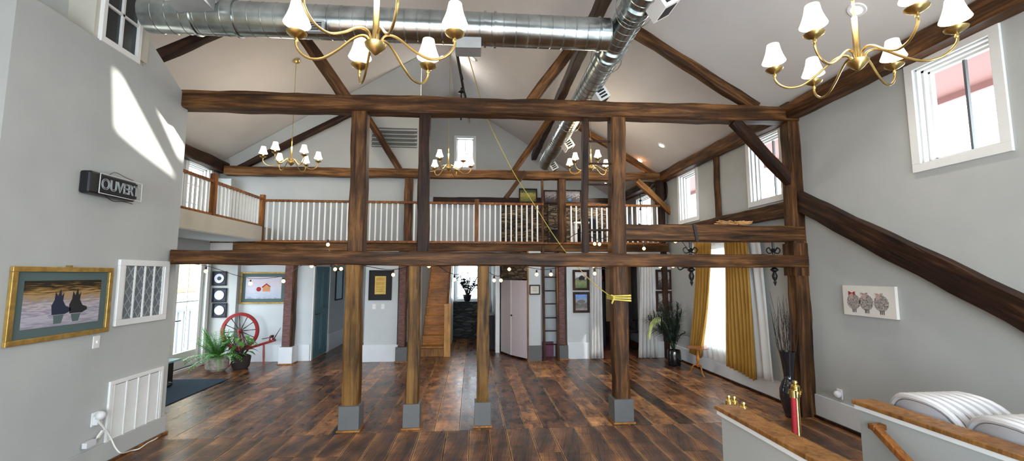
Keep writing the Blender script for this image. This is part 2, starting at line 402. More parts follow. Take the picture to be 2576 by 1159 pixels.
# partition on the left with the pictures, its dormer and the recessed wall above
mb = MB(); mb.box((XP - .16, 3.66, 0), (XP, 5.80, 4.2)); 
mb.box((XP - .40, -3, 4.2), (XP - .27, 4.39, 6.0)); mb.box((XP - .40, -3, 4.12), (XP - .14, 4.39, 4.2))
mb.prism([(XP - .16, 5.02, 4.2), (XP - .16, 5.66, 4.2), (XP - .16, 5.05, 4.56), (XP - .16, 5.02, 4.56)], (.16, 0, 0))
struct('wall_left_partition', mb, M['wall'])
mb = MB(); mb.box((XP - .16, -3, 0), (XP - .14, 3.66, 4.12)); struct('wall_left_near', mb, mat('tan_wall_paint', (.30, .265, .19), .8))
mb = MB(); mb.box((XP - .45, 4.39, 4.2), (XP - .02, 5.05, 5.6))
struct('wall_left_dormer', mb, M['cream'])
# back walls of the ground floor
def wallbox(name, a, b_, m='wall_low'):
    mb = MB(); mb.box(a, b_); return struct(name, mb, M[m])
wallbox('wall_back_entry', (XL, 10.25, 0), (-3.58, 10.4, 2.42))
wallbox('wall_back_pilaster', (XL, 10.12, 0), (-5.14, 10.26, 2.42), 'wall')
wallbox('wall_corridor_left', (-3.72, 10.4, 0), (-3.58, 12.9, 2.42))
wallbox('wall_corridor_end', (-3.72, 12.75, 0), (-1.6, 12.9, 2.42))
wallbox('wall_block', (-2.37, 10.0, 0), (-1.66, 11.2, 2.42))
wallbox('wall_stair_left', (-1.32, 10.62, 0), (-1.21, 13.6, 2.42), 'wall')
wall('wall_back', 'Y', YG, YG + .2, (XL - .2, XR + .2), (-.1, 4.3), [(-.48, .16, 1.15, 2.2)], M['wall_low'])
wallbox('wall_passage_right', (.56, 11.0, 0), (.66, 13.7, 2.42), 'wall')
wallbox('wall_back_strip', (1.24, 9.82, 0), (1.52, 9.98, 2.42), 'wall_low')
wallbox('wall_behind_ladder', (1.52, 10.3, 0), (2.2, 10.4, 2.42), 'wall_low')
wallbox('wall_back_pictures', (2.14, 9.95, 0), (2.95, 10.1, 2.42), 'wall_low')
wallbox('wall_back_right', (3.86, 9.95, 0), (XR, 10.1, 2.42), 'wall_low')
wallbox('wall_back_header', (2.95, 9.96, 2.1), (3.86, 10.1, 2.42), 'trim')
wallbox('wall_closet_side', (1.30, 9.98, 0), (1.38, 11.6, 2.42), 'tan')
wallbox('wall_closet_back', (.66, 11.55, 0), (1.38, 11.62, 2.42), 'wall')
# loft floor slab (stair well left open), ceilings below it
mb = MB(); mb.box((XL, 10.02, 2.42), (-1.21, YG, 2.58)); mb.box((-1.21, 10.02, 2.42), (-.55, 10.9, 2.58)); mb.box((-.55, 10.02, 2.42), (XR, YG, 2.58))
struct('ceiling_under_loft', mb, M['ceiling'])
mb = MB(); mb.box((XL, 10.0, 2.58), (-1.21, YG, 2.605)); mb.box((-1.21, 10.0, 2.58), (-.55, 10.9, 2.605)); mb.box((-.55, 10.0, 2.58), (XR, YG, 2.605))
struct('floor_loft', mb, M['timber_orange'])
# left gallery along the outer wall
mb = MB(); mb.box((XL, 5.85, 2.62), (-4.53, 10.2, 2.92)); struct('wall_gallery_fascia', mb, M['cream'])
mb = MB(); mb.box((XL, 5.85, 2.605), (-4.54, 10.2, 2.62)); struct('ceiling_gallery', mb, M['wall_low'])
# upper partition left behind the far bent, up to the roof
mb = MB()
pts = [(XL, 10.2, 2.6), (-1.28, 10.2, 2.6), (-1.28, 10.2, zc(-1.28) - .01), (XL, 10.2, zc(XL) - .01)]
mb.prism(pts, (0, .12, 0)); struct('wall_upper_left', mb, M['wall'])
mb = MB(); mb.box((XL, 10.0, 2.95), (-5.33, 10.2, 4.0)); struct('wall_upper_pilaster', mb, M['wall'])
# gable wall with its window
gw = (-.55, -.02, 5.28, 6.22)
mb = MB()
def gz(x): return zc(x) - .01
def gcol(x0, x1, z0, zt=None):
    z1a, z1b = (zt, zt) if zt else (gz(x0), gz(x1))
    mb.prism([(x0, YG, z0), (x1, YG, z0), (x1, YG, z1b), (x0, YG, z1a)], (0, .2, 0))
xs = [XL - .1, -3, -1.53, XRIDGE, gw[0]]
gcol(XL - .1, -3, 4.3); gcol(-3, -1.53, 4.3); gcol(-1.53, XRIDGE, 4.3)
gcol(XRIDGE, gw[0], 4.3); gcol(gw[0], gw[1], 4.3, gw[2]); gcol(gw[0], gw[1], gw[3]); gcol(gw[1], .242, 4.3); gcol(.242, 2, 4.3); gcol(2, XR + .1, 4.3)
struct('wall_gable', mb, M['wall'])

# rear wall behind the viewer with a wide unglazed opening, added for sky fill
wall('wall_rear', 'Y', -3.1, -3.0, (XP - .4, XR), (-.1, 5.0), [(-3.1, 4.3, .3, 3.2)], M['wall'])
mb = MB(); mb.prism([(XL - .2, -3, 4.3), (XR + .2, -3, 4.3), (XR + .2, -3, zc(XR)), (XRIDGE, -3, ZRIDGE), (XL - .2, -3, zc(XL))], (0, -.1, 0)); struct('wall_rear_gable', mb, M['wall'])

# roof slopes; unseen holes added in the near right slope shape the sun patches
def build_ceiling():
    mb = MB()
    ya, yb = -3, YG + .2
    mb.prism([(XRIDGE, ya, ZRIDGE), (XR + .3, ya, zc(XR + .3)), (XR + .3, yb, zc(XR + .3)), (XRIDGE, yb, ZRIDGE)], (0, 0, .14))
    right = tag(mb.obj('ceiling_right', M['ceiling']), kind='structure')
    mb = MB()
    mb.prism([(XL - .3, ya, zc(XL - .3)), (XRIDGE, ya, ZRIDGE), (XRIDGE, yb, ZRIDGE), (XL - .3, yb, zc(XL - .3))], (0, 0, .14))
    tag(mb.obj('ceiling_left', M['ceiling']), kind='structure')
    cut = MB()
    for poly in ([(288, 178), (304, 190), (438, 442), (350, 376), (292, 326)], [(396, 276), (462, 350), (462, 400), (449, 395)]):
        ps = []
        for px, py in poly:
            p = at(px, py, X=XP); d = -SUN
            t = (7.15 - .62 * p.x - p.z) / (d.z + .62 * d.x); ps.append(p + d * (t - .8))
        cut.prism(ps, -SUN * 1.8)
    co = cut.obj('cutter', M['ceiling'])
    md = right.modifiers.new('b', 'BOOLEAN'); md.object = co; md.operation = 'DIFFERENCE'; md.solver = 'EXACT'
    dg = bpy.context.evaluated_depsgraph_get()
    me = bpy.data.meshes.new_from_object(right.evaluated_get(dg))
    right.modifiers.clear(); right.data = me
    bpy.data.objects.remove(co)
build_ceiling()

# ------------------------------------------------------------------ windows of the room
def window_x(name, wx, hole, side, muntins=(1, 0), trim=.085, glassx=.17, mat_bar=None, apron=True):
    """window in a wall of constant X; side=+1 for the right wall (outside is +X)"""
    y0, y1, z0, z1 = hole; s = side; root_o = (wx, (y0 + y1) / 2, z0)
    mb = MB(root_o); t = trim
    mb.box((wx - s * .025, y0 - t, z1), (wx, y1 + t, z1 + t * .9)); mb.box((wx - s * .025, y0 - t, z0 - t), (wx, y1 + t, z0))
    mb.box((wx - s * .025, y0 - t, z0), (wx, y0, z1)); mb.box((wx - s * .025, y1, z0), (wx, y1 + t, z1))
    fr = tag(mb.obj(name, M['trim'], bevel=.003), kind='structure')
    mb = MB(root_o)
    for k, (xa, g) in enumerate(((.02, .012), (.08, .03), (.13, .05))):      # stepped jamb, sash and stops
        xa_, xb_ = wx + s * xa, wx + s * (xa + .05)
        mb.box((xa_, y0, z0), (xb_, y0 + g, z1)); mb.box((xa_, y1 - g, z0), (xb_, y1, z1))
        mb.box((xa_, y0, z1 - g), (xb_, y1, z1)); mb.box((xa_, y0, z0), (xb_, y1, z0 + g))
    mb.obj('sash', M['trim'], fr)
    if muntins[0] or muntins[1]:
        mb = MB(root_o)
        for i in range(muntins[0]):
            yy = y0 + (y1 - y0) * (i + 1) / (muntins[0] + 1); mb.box((wx + s * .15, yy - .011, z0), (wx + s * .18, yy + .011, z1))
        for i in range(muntins[1]):
            zz = z0 + (z1 - z0) * (i + 1) / (muntins[1] + 1); mb.box((wx + s * .15, y0, zz - .011), (wx + s * .18, y1, zz + .011))
        mb.obj('muntin', mat_bar or M['trim'], fr)
    return fr
bar_dark = mat('grey_window_bar', (.12, .13, .13), .5)
window_x('window_1', XR, W1, 1, (1, 0), mat_bar=bar_dark); window_x('window_2', XR, W2, 1, (1, 0), mat_bar=bar_dark)
window_x('window_3', XR, W3, 1, (0, 0)); window_x('window_4', XR, W4, 1, (1, 1)); window_x('window_5', XR, W5, 1, (0, 0))
window_x('window_6', XL, WL, -1, (1, 2), trim=.06)
for i, (h, x, n) in enumerate(((W1, XR, -1), (W2, XR, -1), (W3, XR, -1), (W4, XR, -1), (W5, XR, -1), (WL, XL, 1), (DOOR, XL, 1))):
    portal('portal_side', (x - n * .26, (h[0] + h[1]) / 2, (h[2] + h[3]) / 2), (n, 0, 0), h[3] - h[2] if False else h[1] - h[0], h[3] - h[2])
# eave outside the right wall
mb = MB(); mb.box((XR + .24, -3, 4.14), (XR + 1.35, YG, 4.2)); mb.box((XR + 1.3, -3, 4.06), (XR + 1.36, YG, 4.3))
struct('trim_eave', mb, M['soffit'])
# gable window and lower back window
def window_y(name, wy, hole, muntins, trim=.08):
    x0, x1, z0, z1 = hole; o = ((x0 + x1) / 2, wy, z0); mb = MB(o); t = trim
    mb.box((x0 - t, wy - .025, z1), (x1 + t, wy, z1 + t)); mb.box((x0 - t, wy - .025, z0 - t), (x1 + t, wy, z0))
    mb.box((x0 - t, wy - .025, z0), (x0, wy, z1)); mb.box((x1, wy - .025, z0), (x1 + t, wy, z1))
    fr = tag(mb.obj(name, M['trim']), kind='structure')
    mb = MB(o)
    mb.box((x0, wy + .1, z0), (x0 + .03, wy + .16, z1)); mb.box((x1 - .03, wy + .1, z0), (x1, wy + .16, z1)); mb.box((x0, wy + .1, z0), (x1, wy + .16, z0 + .03)); mb.box((x0, wy + .1, z1 - .03), (x1, wy + .16, z1))
    for i in range(muntins[0]):
        xx = x0 + (x1 - x0) * (i + 1) / (muntins[0] + 1); mb.box((xx - .012, wy + .11, z0), (xx + .012, wy + .14, z1))
    for i in range(muntins[1]):
        zz = z0 + (z1 - z0) * (i + 1) / (muntins[1] + 1); mb.box((x0, wy + .11, zz - .012), (x1, wy + .14, zz + .012))
    mb.obj('sash', M['trim'], fr)
window_y('window_7', YG, gw, (1, 1)); window_y('window_8', YG, (-.48, .16, 1.15, 2.2), (1, 0))
portal('portal_gable', (-.285, YG + .22, 5.75), (0, -1, 0), .53, .94); portal('portal_back', (-.16, YG + .22, 1.67), (0, -1, 0), .64, 1.05)

# entrance door: full glass leaf in the outer left wall, white rail and yellow house outside
y0, y1, z0, z1 = DOOR; o = (XL, (y0 + y1) / 2, 0)
mb = MB(o)
mb.box((XL, y0 - .10, 0), (XL + .03, y0, z1 + .1)); mb.box((XL, y1, 0), (XL + .03, y1 + .10, z1 + .1)); mb.box((XL, y0 - .1, z1), (XL + .03, y1 + .1, z1 + .12)); mb.box((XL - .2, y0, 0), (XL + .04, y1, .05))
door = tag(mb.obj('door_1', M['trim']), kind='structure')
mb = MB(o); st = .1
mb.box((XL - .1, y0, .05), (XL - .05, y0 + st, z1)); mb.box((XL - .1, y1 - st, .05), (XL - .05, y1, z1)); mb.box((XL - .1, y0 + st, .05), (XL - .05, y1 - st, .36)); mb.box((XL - .1, y0 + st, z1 - .12), (XL - .05, y1 - st, z1))
mb.box((XL - .085, (y0 + y1) / 2 - .008, .36), (XL - .065, (y0 + y1) / 2 + .008, z1 - .12)); mb.box((XL - .085, y0 + st, 1.34), (XL - .065, y1 - st, 1.36))
leaf = mb.obj('door_leaf', M['trim'], door)
mb = MB(o); mb.tube([(XL - .05, y0 + .05, 1.0), (XL + .02, y0 + .05, 1.0), (XL + .02, y0 + .17, 1.0)], .012, 6); mb.obj('door_handle', M['black'], leaf)
t = thing('yellow_house', 'yellow clapboard house front seen through the glass entrance door', 'house', (-9.6, 13.6, 0))
mb = MB((-9.6, 13.6, 0)); mb.box((-9.9, 11.0, 1.30), (-9.6, 17.5, 4.2)); mb.obj('wall_boards', M['ext_yellow'], t)
mb = MB((-9.6, 13.6, 0)); mb.box((-9.9, 11.0, -.3), (-9.62, 17.5, 1.29)); mb.obj('porch_wall', M['ext_white'], t)
t = thing('porch_railing', 'white porch railing outside the glass entrance door', 'railing', (-7.6, 11.5, 0))
mb = MB((-7.6, 11.5, 0)); mb.box((-7.64, 9.6, .92), (-7.56, 14, .98)); mb.obj('handrail', M['plinth'], t)
for k in range(18):
    mb = MB((-7.6, 11.5, 0)); yy = 9.8 + k * .24; mb.box((-7.615, yy, -.3), (-7.585, yy + .03, .92)); mb.obj('baluster', M['plinth'], t)
mb = MB(); mb.box((-30, -30, -.5), (XL - .2, 40, -.3)); mb.box((XR + .24, -30, -.5), (30, 40, -.3)); struct('ground', mb, mat('pale_paving', (.22, .22, .22), .9))

# baseboards
def bb(name, a, b_, m='baseb'): mb = MB(); mb.box(a, b_); return struct(name, mb, M[m], bevel=.004)
bb('baseboard_right', (XR - .03, 3.2, 0), (XR, YG, .30)); bb('baseboard_right_near', (XR - .03, -3, 0), (XR, 3.2, .30))
bb('trim_1', (XR - .06, -2, 0), (XR - .03, 9.9, .035), 'timber_dark')
bb('baseboard_left', (XP, 3.66, 0.03), (XP + .025, 5.80, .22), 'wall'); bb('trim_2', (XP + .025, 3.66, 0), (XP + .045, 5.82, .03), 'timber_orange')
bb('baseboard_entry', (-5.12, 10.22, 0), (-3.58, 10.25, .36)); bb('baseboard_corridor', (-3.58, 11.42, 0), (-3.55, 12.75, .42))
bb('baseboard_block', (-2.40, 9.97, 0), (-1.63, 11.2, .36)); bb('baseboard_strip', (1.23, 9.79, 0), (1.53, 9.82, .33), 'plinth')
bb('baseboard_pictures', (2.14, 9.92, 0), (2.7, 9.95, .36)); bb('baseboard_back_right', (4.0, 9.92, 0), (XR, 9.95, .36))

# ------------------------------------------------------------------ timbers
def timber(name, label, cat, p0, p1, wd, ht, m='timber', up=(0, 0, 1), group=None, parent=None, amp=.0045, step=.16):
    """squared, slightly wavy hewn timber; the object's own Z runs along its length"""
    p0, p1 = Vector(p0), Vector(p1); d = p1 - p0; L_ = d.length; d.normalize(); u = Vector(up)
    if abs(d.dot(u)) > .95: u = Vector((0, 1, 0))
    x = d.cross(u).normalized(); y = d.cross(x).normalized()       # x: width, y: height
    n = max(2, int(L_ / step)); c = min(wd, ht) * .09; a, b_ = wd / 2, ht / 2
    sec = [(-a + c, -b_), (a - c, -b_), (a, -b_ + c), (a, b_ - c), (a - c, b_), (-a + c, b_), (-a, b_ - c), (-a, -b_ + c)]
    vs = []; ph = [R.uniform(0, 6) for _ in range(8)]
    for i in range(n + 1):
        z = L_ * i / n
        for k, (sx, sy) in enumerate(sec):
            q = 1 if 0 < i < n else .3
            e = q * amp * (math.sin(z * 3.1 + ph[k // 2]) + .7 * math.sin(z * 8.3 + ph[k // 2 + 3])) + q * R.uniform(-amp, amp) * .5
            vs.append((sx + e * (1 if sx > 0 else -1), sy + e * (1 if sy > 0 else -1), z))
    fs = [tuple(range(8))[::-1], tuple(n * 8 + k for k in range(8))]
    for i in range(n):
        for k in range(8): fs.append((i * 8 + k, i * 8 + (k + 1) % 8, (i + 1) * 8 + (k + 1) % 8, (i + 1) * 8 + k))
    mb = MB(); mb.add(vs, fs)
    o = mb.obj(name, M[m])
    o.matrix_basis = Matrix.Translation(p0) @ Matrix((x, y, d)).transposed().to_4x4()
    if parent: o.parent = parent
    else: tag(o, label, cat, group)
    return o
def reparent(o, t):
    o.parent = t; o.matrix_basis = Matrix.Translation(-Vector(t.location)) @ o.matrix_basis
D = .22   # depth of the bents
yn = N0 + D / 2; yf = F0 + .10
timber('tie_beam', 'long hewn timber tie beam high across the room on four upper posts', 'beam', (-3.74, yn, 4.115), (4.66, yn, 4.185), D, .225, up=(0, 0, 1))
timber('cross_beam', 'long dark timber beam at door height, resting on four posts with grey plinths', 'beam', (-3.66, yn - .02, 2.11), (4.60, yn - .02, 2.075), D + .02, .175, 'timber')
timber('cross_beam', 'short weathered timber beam just above the right end of the door-height beam', 'beam', (2.04, yn, 2.46), (4.60, yn, 2.46), D * .9, .225, 'timber')
def post(label, xb, xt, zb, zt, wd, m, plinth=True, y=yn, dep=None):
    dep = dep or wd; o0 = (xb, y, 0)
    if not plinth:
        return timber('timber_post', label, 'post', (xb, y, zb), (xt, y, zt), wd, dep, m, up=(0, 1, 0))
    t = thing('timber_post', label, 'post', (xb, y, zb))
    s_ = timber('shaft', None, None, (xb, y, zb), (xt, y, zt), wd, dep, m, up=(0, 1, 0))
    reparent(s_, t)
    return t
def plinth(t, x, y, wd, h=.30, m='plinth', dep=None):
    dep = dep or wd
    o = Vector(t.location); mb = MB(o); mb.box((x - wd / 2, y - dep / 2, 0.02), (x + wd / 2, y + dep / 2, h)); mb.obj('plinth', M[m], t, bevel=.004)
    mb = MB(o); mb.box((x - wd / 2 - .015, y - dep / 2 - .015, 0.001), (x + wd / 2 + .015, y + dep / 2 + .015, .02)); mb.obj('base_moulding', M['oak'], t)
for lab, xb, xt, wd, m in (('golden brown timber post on grey plinth, leftmost under the door-height beam', -1.49, -1.51, .19, 'timber_gold'),
                     ('slim golden timber post on grey plinth, in front of the staircase', -.745, -.745, .15, 'timber_gold'),
                     ('slim golden timber post on grey plinth, beside the passage to the stone ledge', .135, .135, .15, 'timber_gold'),
                     ('cracked brown timber post on grey plinth with yellow rope tied around it', 1.945, 1.955, .20, 'timber')):
    t = post(lab, xb, xt, .0, 2.03, wd, m); plinth(t, xb, yn, wd + .055)
post('thick upper timber post at left between the door-height beam and the tie beam', -1.49, -1.50, 2.19, 4.02, .20, 'timber', False)
post('slim very dark upper timber post, second from the left between the two long beams', -.655, -.66, 2.19, 4.03, .145, 'timber_dark', False)
post('cracked upper timber post right of the rungs, carrying the short beam', 1.945, 1.975, 2.17, 4.05, .20, 'timber', False)
# near ladder: rail plus rungs framed into the post
t = thing('barn_ladder', 'built-in barn ladder of dark rail and rungs beside the upper post', 'ladder', (1.5, yn, 2.19))
s_ = timber('side_rail', None, None, (1.50, yn, 2.19), (1.53, yn, 4.04), .08, .10, 'timber_dark', up=(0, 1, 0)); reparent(s_, t)
for py in (350, 407, 460, 517, 577):
    z = at(1510, py, Y=N0).z; mb = MB((1.5, yn, 2.19)); mb.tube([(1.53, yn, z), (1.87, yn, z + .005)], .014, 8); mb.obj('rung', M['timber_dark'], t)
t = post('tall timber corner post against the right wall beside the black vase', 4.51, 4.57, 0, 4.36, .20, 'timber', True)
mb = MB(t.location); mb.box((4.41, yn - .11, 1.88), (4.62, yn + .11, 2.33)); mb.obj('corbel_block', M['timber'], t)
# braces and rafters of the near bent
def brace(label, a, b_, wd, Y, m='timber', name='brace', dep=.12, cat='brace'):
    p, q = at(*a, Y=Y), at(*b_, Y=Y); p.y = q.y = Y + dep / 2 + .03
    return timber(name, label, cat, p, q, dep, wd, m, up=(0, 0, 1))
brace('dark diagonal brace from the tie beam down to the right corner post', (1855, 300), (2000, 455), .13, N0, 'timber_dark')
brace('principal rafter of the near bent rising right from tie beam to the duct elbow', (1912, 266), (1585, 60), .14, N0, 'timber', 'rafter', cat='rafter')
brace('principal rafter stub of the near bent at upper left behind the duct', (330, 158), (560, 60), .12, N0, 'timber_dark', 'rafter', cat='rafter')
brace('leaning strut left of centre rising from tie beam to behind the duct', (880, 262), (720, 30), .16, N0, 'timber', 'strut', cat='strut')
brace('leaning strut right of centre rising from tie beam to behind the duct', (1330, 262), (1490, 45), .15, N0, 'timber', 'strut', cat='strut')
timber('purlin', 'long dark roof purlin running front to back beside the round duct', 'purlin', (1.72, 3.2, 5.68), (1.92, 13.7, 5.66), .16, .2, 'timber_dark', up=(0, 0, 1))
# right wall timbers
timber('plate_beam', 'heavy plate beam along the top of the right wall', 'beam', (XR - .10, -2.5, 4.22), (XR - .10, 13.7, 4.22), .2, .22, 'timber', amp=.004)
timber('girt_beam', 'horizontal wall girt under the upper windows on the right wall', 'beam', (XR - .07, N0 + .22, 2.84), (XR - .07, F0, 2.84), .13, .22, 'timber')
timber('wall_brace', 'wide dark diagonal brace on the right wall above the sheep canvas', 'brace', (XR - .05, 5.75, 2.95), (XR - .05, 1.65, .66), .12, .26, 'timber_dark', up=(0, 0, 1))
timber('wall_stud', 'thin vertical timber stud between two upper windows on the right wall', 'stud', (XR - .04, 7.76, 2.95), (XR - .04, 7.76, 4.12), .09, .09, 'timber', up=(0, 1, 0))
timber('plate_beam', 'dark plate beam above the gallery along the outer left wall', 'beam', (XL + .10, 5.9, 4.27), (XL + .10, 10.2, 4.27), .2, .24, 'timber_dark')
timber('plate_beam', 'dark plate beam end on the far right wall beyond the loft post', 'beam', (XR - .32, 10.3, 4.12), (XR - .32, 13.65, 4.12), .12, .14, 'timber_dark')
# far bent
timber('tie_beam', 'far timber tie beam across the room above the loft railing', 'beam', (-5.45, yf, 4.17), (4.56, yf, 4.22), .2, .19, 'timber_orange')
timber('loft_rim_beam', 'timber rim beam at the front edge of the loft floor', 'beam', (-5.15, yf - .05, 2.49), (4.56, yf - .05, 2.51), .14, .17, 'timber_orange')
mb = MB(); mb.box((-4.7, F0 - .12, 2.585), (4.5, F0 + .05, 2.615)); struct('trim_3', mb, M['oak_rail'])
brace('left rafter of the far bent rising behind the distant chandelier', (590, 424), (905, 268), .12, F0, 'timber_dark', 'rafter', cat='rafter')
brace('right rafter of the far bent rising to the purlin', (1672, 452), (1415, 288), .12, F0, 'timber_orange', 'rafter', cat='rafter')
brace('leaning strut of the far bent left of the dark slim post', (1008, 432), (895, 245), .15, F0, 'timber', 'strut', cat='strut')
brace('leaning strut of the far bent beside the round duct', (1285, 440), (1408, 262), .14, F0, 'timber_orange', 'strut', cat='strut')
brace('short diagonal brace crossing down to the loft back girt', (1322, 430), (1272, 497), .10, F0 - .1, 'timber', cat='brace')
brace('pale diagonal brace from the far tie beam to the loft corner post', (1606, 453), (1694, 535), .12, F0 - .1, 'oak')
post('far upper post between loft floor and far tie beam, left of the slim dark post', -1.475, -1.475, 2.6, 4.08, .17, 'timber', False, y=yf)
post('far upper post of the loft in front of the chimney stone', 2.05, 2.06, 2.6, 4.11, .18, 'timber', False, y=yf)
post('far corner post of the loft at the right wall', 4.44, 4.44, 2.6, 4.13, .17, 'timber_dark', False, y=yf)
for lab, x, wd, h, m in (('rough reddish brown timber post on white plinth beside the spinning wheel', -3.95, .20, .36, 'timber'),
                      ('rough reddish brown post on grey plinth beside the staircase', -1.54, .17, .32, 'timber'),
                      ('reddish brown post on grey plinth beside the lower ladder', 2.02, .17, .31, 'timber')):
    t = post(lab, x, x, 0, 2.42, wd, m, True, y=yf); plinth(t, x, yf, wd + .08, h, 'baseb' if x < -3 else 'plinth')
    mb = MB(t.location); mb.box((x - wd / 2 + .012, yf - wd / 2 - .022, h + .01), (x + wd / 2 - .03, yf - wd / 2 + .002, 2.40)); mb.obj('rough_face', M['bark'], t)
timber('timber_post', 'dark lower corner post against the right wall behind the palm', 'post', (4.46, yf - .05, 0), (4.46, yf - .05, 2.42), .13, .12, 'timber_dark', up=(0, 1, 0))
timber('girt_beam', 'dark girt on the back gable wall above the chimney stone', 'beam', (-1.25, YG - .1, 4.20), (XR, YG - .1, 4.24), .12, .17, 'timber_dark')
# lower ladder
t = thing('barn_ladder', 'lower barn ladder with dark rails and rungs against the pale wall', 'ladder', (1.6, 9.85, 0))
for x in (1.585, 1.90):
    mb = MB((1.6, 9.85, 0)); mb.bar((x, 9.80, 0), (x, 9.93, 4.08 if x < 1.7 else 2.4), .05, .07); mb.obj('side_rail', M['timber'], t)
for py in (697, 731, 764, 799, 832, 866):
    z = at(1388, py, Y=9.85).z; mb = MB((1.6, 9.85, 0)); mb.tube([(1.59, 9.86, z), (1.9, 9.86, z)], .013, 8); mb.obj('rung', M['timber_dark'], t)
mb = MB(); mb.box((1.62, 10.26, .0), (1.88, 10.3, .34)); struct('baseboard_ladder', mb, M['red_rug'])

# ------------------------------------------------------------------ loft railing
def railing(label, p, q, zb, zt, gap, loc, newels, skip=()):
    p, q = Vector(p), Vector(q); t = thing('loft_railing', label, 'railing', loc); d = (q - p); L_ = d.length; d.normalize()
    side = Vector((-d.y, d.x, 0))
    def part(name, mb, m): return mb.obj(name, m, t, bevel=.003)
    mb = MB(loc); mb.obox((p + q) / 2 + Vector((0, 0, zt - .025)), d * L_ / 2, side * .035, Vector((0, 0, .025))); part('handrail', mb, M['oak_rail'])
    mb = MB(loc); mb.obox((p + q) / 2 + Vector((0, 0, zb + .015)), d * L_ / 2, side * .03, Vector((0, 0, .02))); part('bottom_rail', mb, M['oak_rail'])
    k = gap
    while k < L_ - .03:
        c = p + d * k
        if not any(abs(k - a) < .09 for a in skip):
            mb = MB(loc); mb.obox(c + Vector((0, 0, (zb + zt) / 2 - .005)), d * .016, side * .016, Vector((0, 0, (zt - zb) / 2 - .035))); mb.obj('baluster', M['white'], t)
        k += gap
    for (k, zz) in newels:
        c = p + d * k
        mb = MB(loc); mb.obox(c + Vector((0, 0, (zb + zt) / 2 + zz / 2)), d * .045, side * .045, Vector((0, 0, (zt - zb) / 2 + zz / 2 + .02))); part('newel_post', mb, M['oak_rail'])
    return t
yr = F0 - .06
railing('long oak railing with white balusters across the front of the loft, left of the ladder', (-4.57, yr, 0), (1.60, yr, 0), 2.60, 3.52, .1205, (-1.5, yr, 2.6), [(0, .08), (4.64, .05)], (3.07,))
railing('shorter oak railing with white balusters on the loft, right of the ladder', (2.12, yr, 0), (4.36, yr, 0), 2.60, 3.52, .1205, (3.2, yr, 2.6), [], ())
railing('oak railing with white balusters along the left gallery', (-4.58, 5.9, 0), (-4.58, yr - .05, 0), 2.93, 3.55, .118, (-4.58, 8, 2.92), [(2.15, .10)])

# ------------------------------------------------------------------ ducts
def duct(name, label, pts, r, ribs=.13):
    t = thing(name, label, 'duct', pts[0])
    mb = MB(pts[0]); P_ = []; RR = []
    for a, b_ in zip(pts, pts[1:]):
        a, b_ = Vector(a), Vector(b_); L_ = (b_ - a).length; n = int(L_ / ribs)
        for i in range(n):
            for dz, rr in ((0, r), (.90, r), (.93, r + .004), (.97, r + .004)):
                P_.append(a + (b_ - a) * ((i + dz) / n)); RR.append(rr)
        P_.append(b_); RR.append(r)
    mb.tube(P_, RR, 28); mb.obj('pipe', M['steel'], t)
    return t
def ring(t, c, d, r, w_=.03, name='strap', m='steel'):
    c = Vector(c); d = Vector(d).normalized(); mb = MB(t.location)
    mb.tube([c - d * w_, c - d * w_ * .99, c + d * w_ * .99, c + d * w_], [r - .01, r + .012, r + .012, r - .01], 28, cap=False); mb.obj(name, M[m], t)
dyl = 4.62
lp = [at(372, 38, Y=dyl), at(1530, 88, Y=dyl)]
lat = duct('lateral_duct', 'wide galvanised round duct running left to right above the tie beam', [lp[0], lp[1]], .175)
dirl = (lp[1] - lp[0]).normalized()
for px in (495, 600, 1220, 1245, 1505): ring(lat, lp[0] + dirl * ((at(px, 50, Y=dyl) - lp[0]).dot(dirl)), dirl, .178, .012)
# short branch and its square box at the upper left
b0 = at(555, 50, Y=4.40); b1 = b0 + Vector((-.05, -.9, .55)) 
b0c = lp[0] + dirl * ((at(560, 50, Y=dyl) - lp[0]).dot(dirl))
mb = MB(lat.location); mb.tube([b0c, b0c + Vector((-.30, -.42, .42)), b0c + Vector((-.5, -.8, .7))], .11, 20); mb.obj('branch_pipe', M['steel'], lat)
mb = MB(lat.location); c = at(480, -2, Y=4.35); mb.obox(c, (.17, 0, .02), (0, .1, 0), (0, 0, .07)); mb.obj('branch_box', M['steel_d'], lat)
# side register and underslung take-off on the lateral duct
c = at(795, 68, Y=dyl - .19); mb = MB(lat.location); mb.obox(c, (.085, 0, .003), (0, .02, 0), (0, 0, .06)); rg = mb.obj('register', M['steel_d'], lat)
mb = MB(lat.location)
for k in range(4): mb.obox(c + Vector((0, -.022, -.035 + k * .023)), (.06, 0, .002), (0, .003, 0), (0, 0, .006))
mb.obj('register_slot', M['ink'], rg)
c = at(1178, 118, Y=dyl); mb = MB(lat.location); mb.obox(c, (.14, 0, .004), (0, .1, 0), (0, 0, .06)); mb.obj('take_off_box', M['steel_d'], lat)
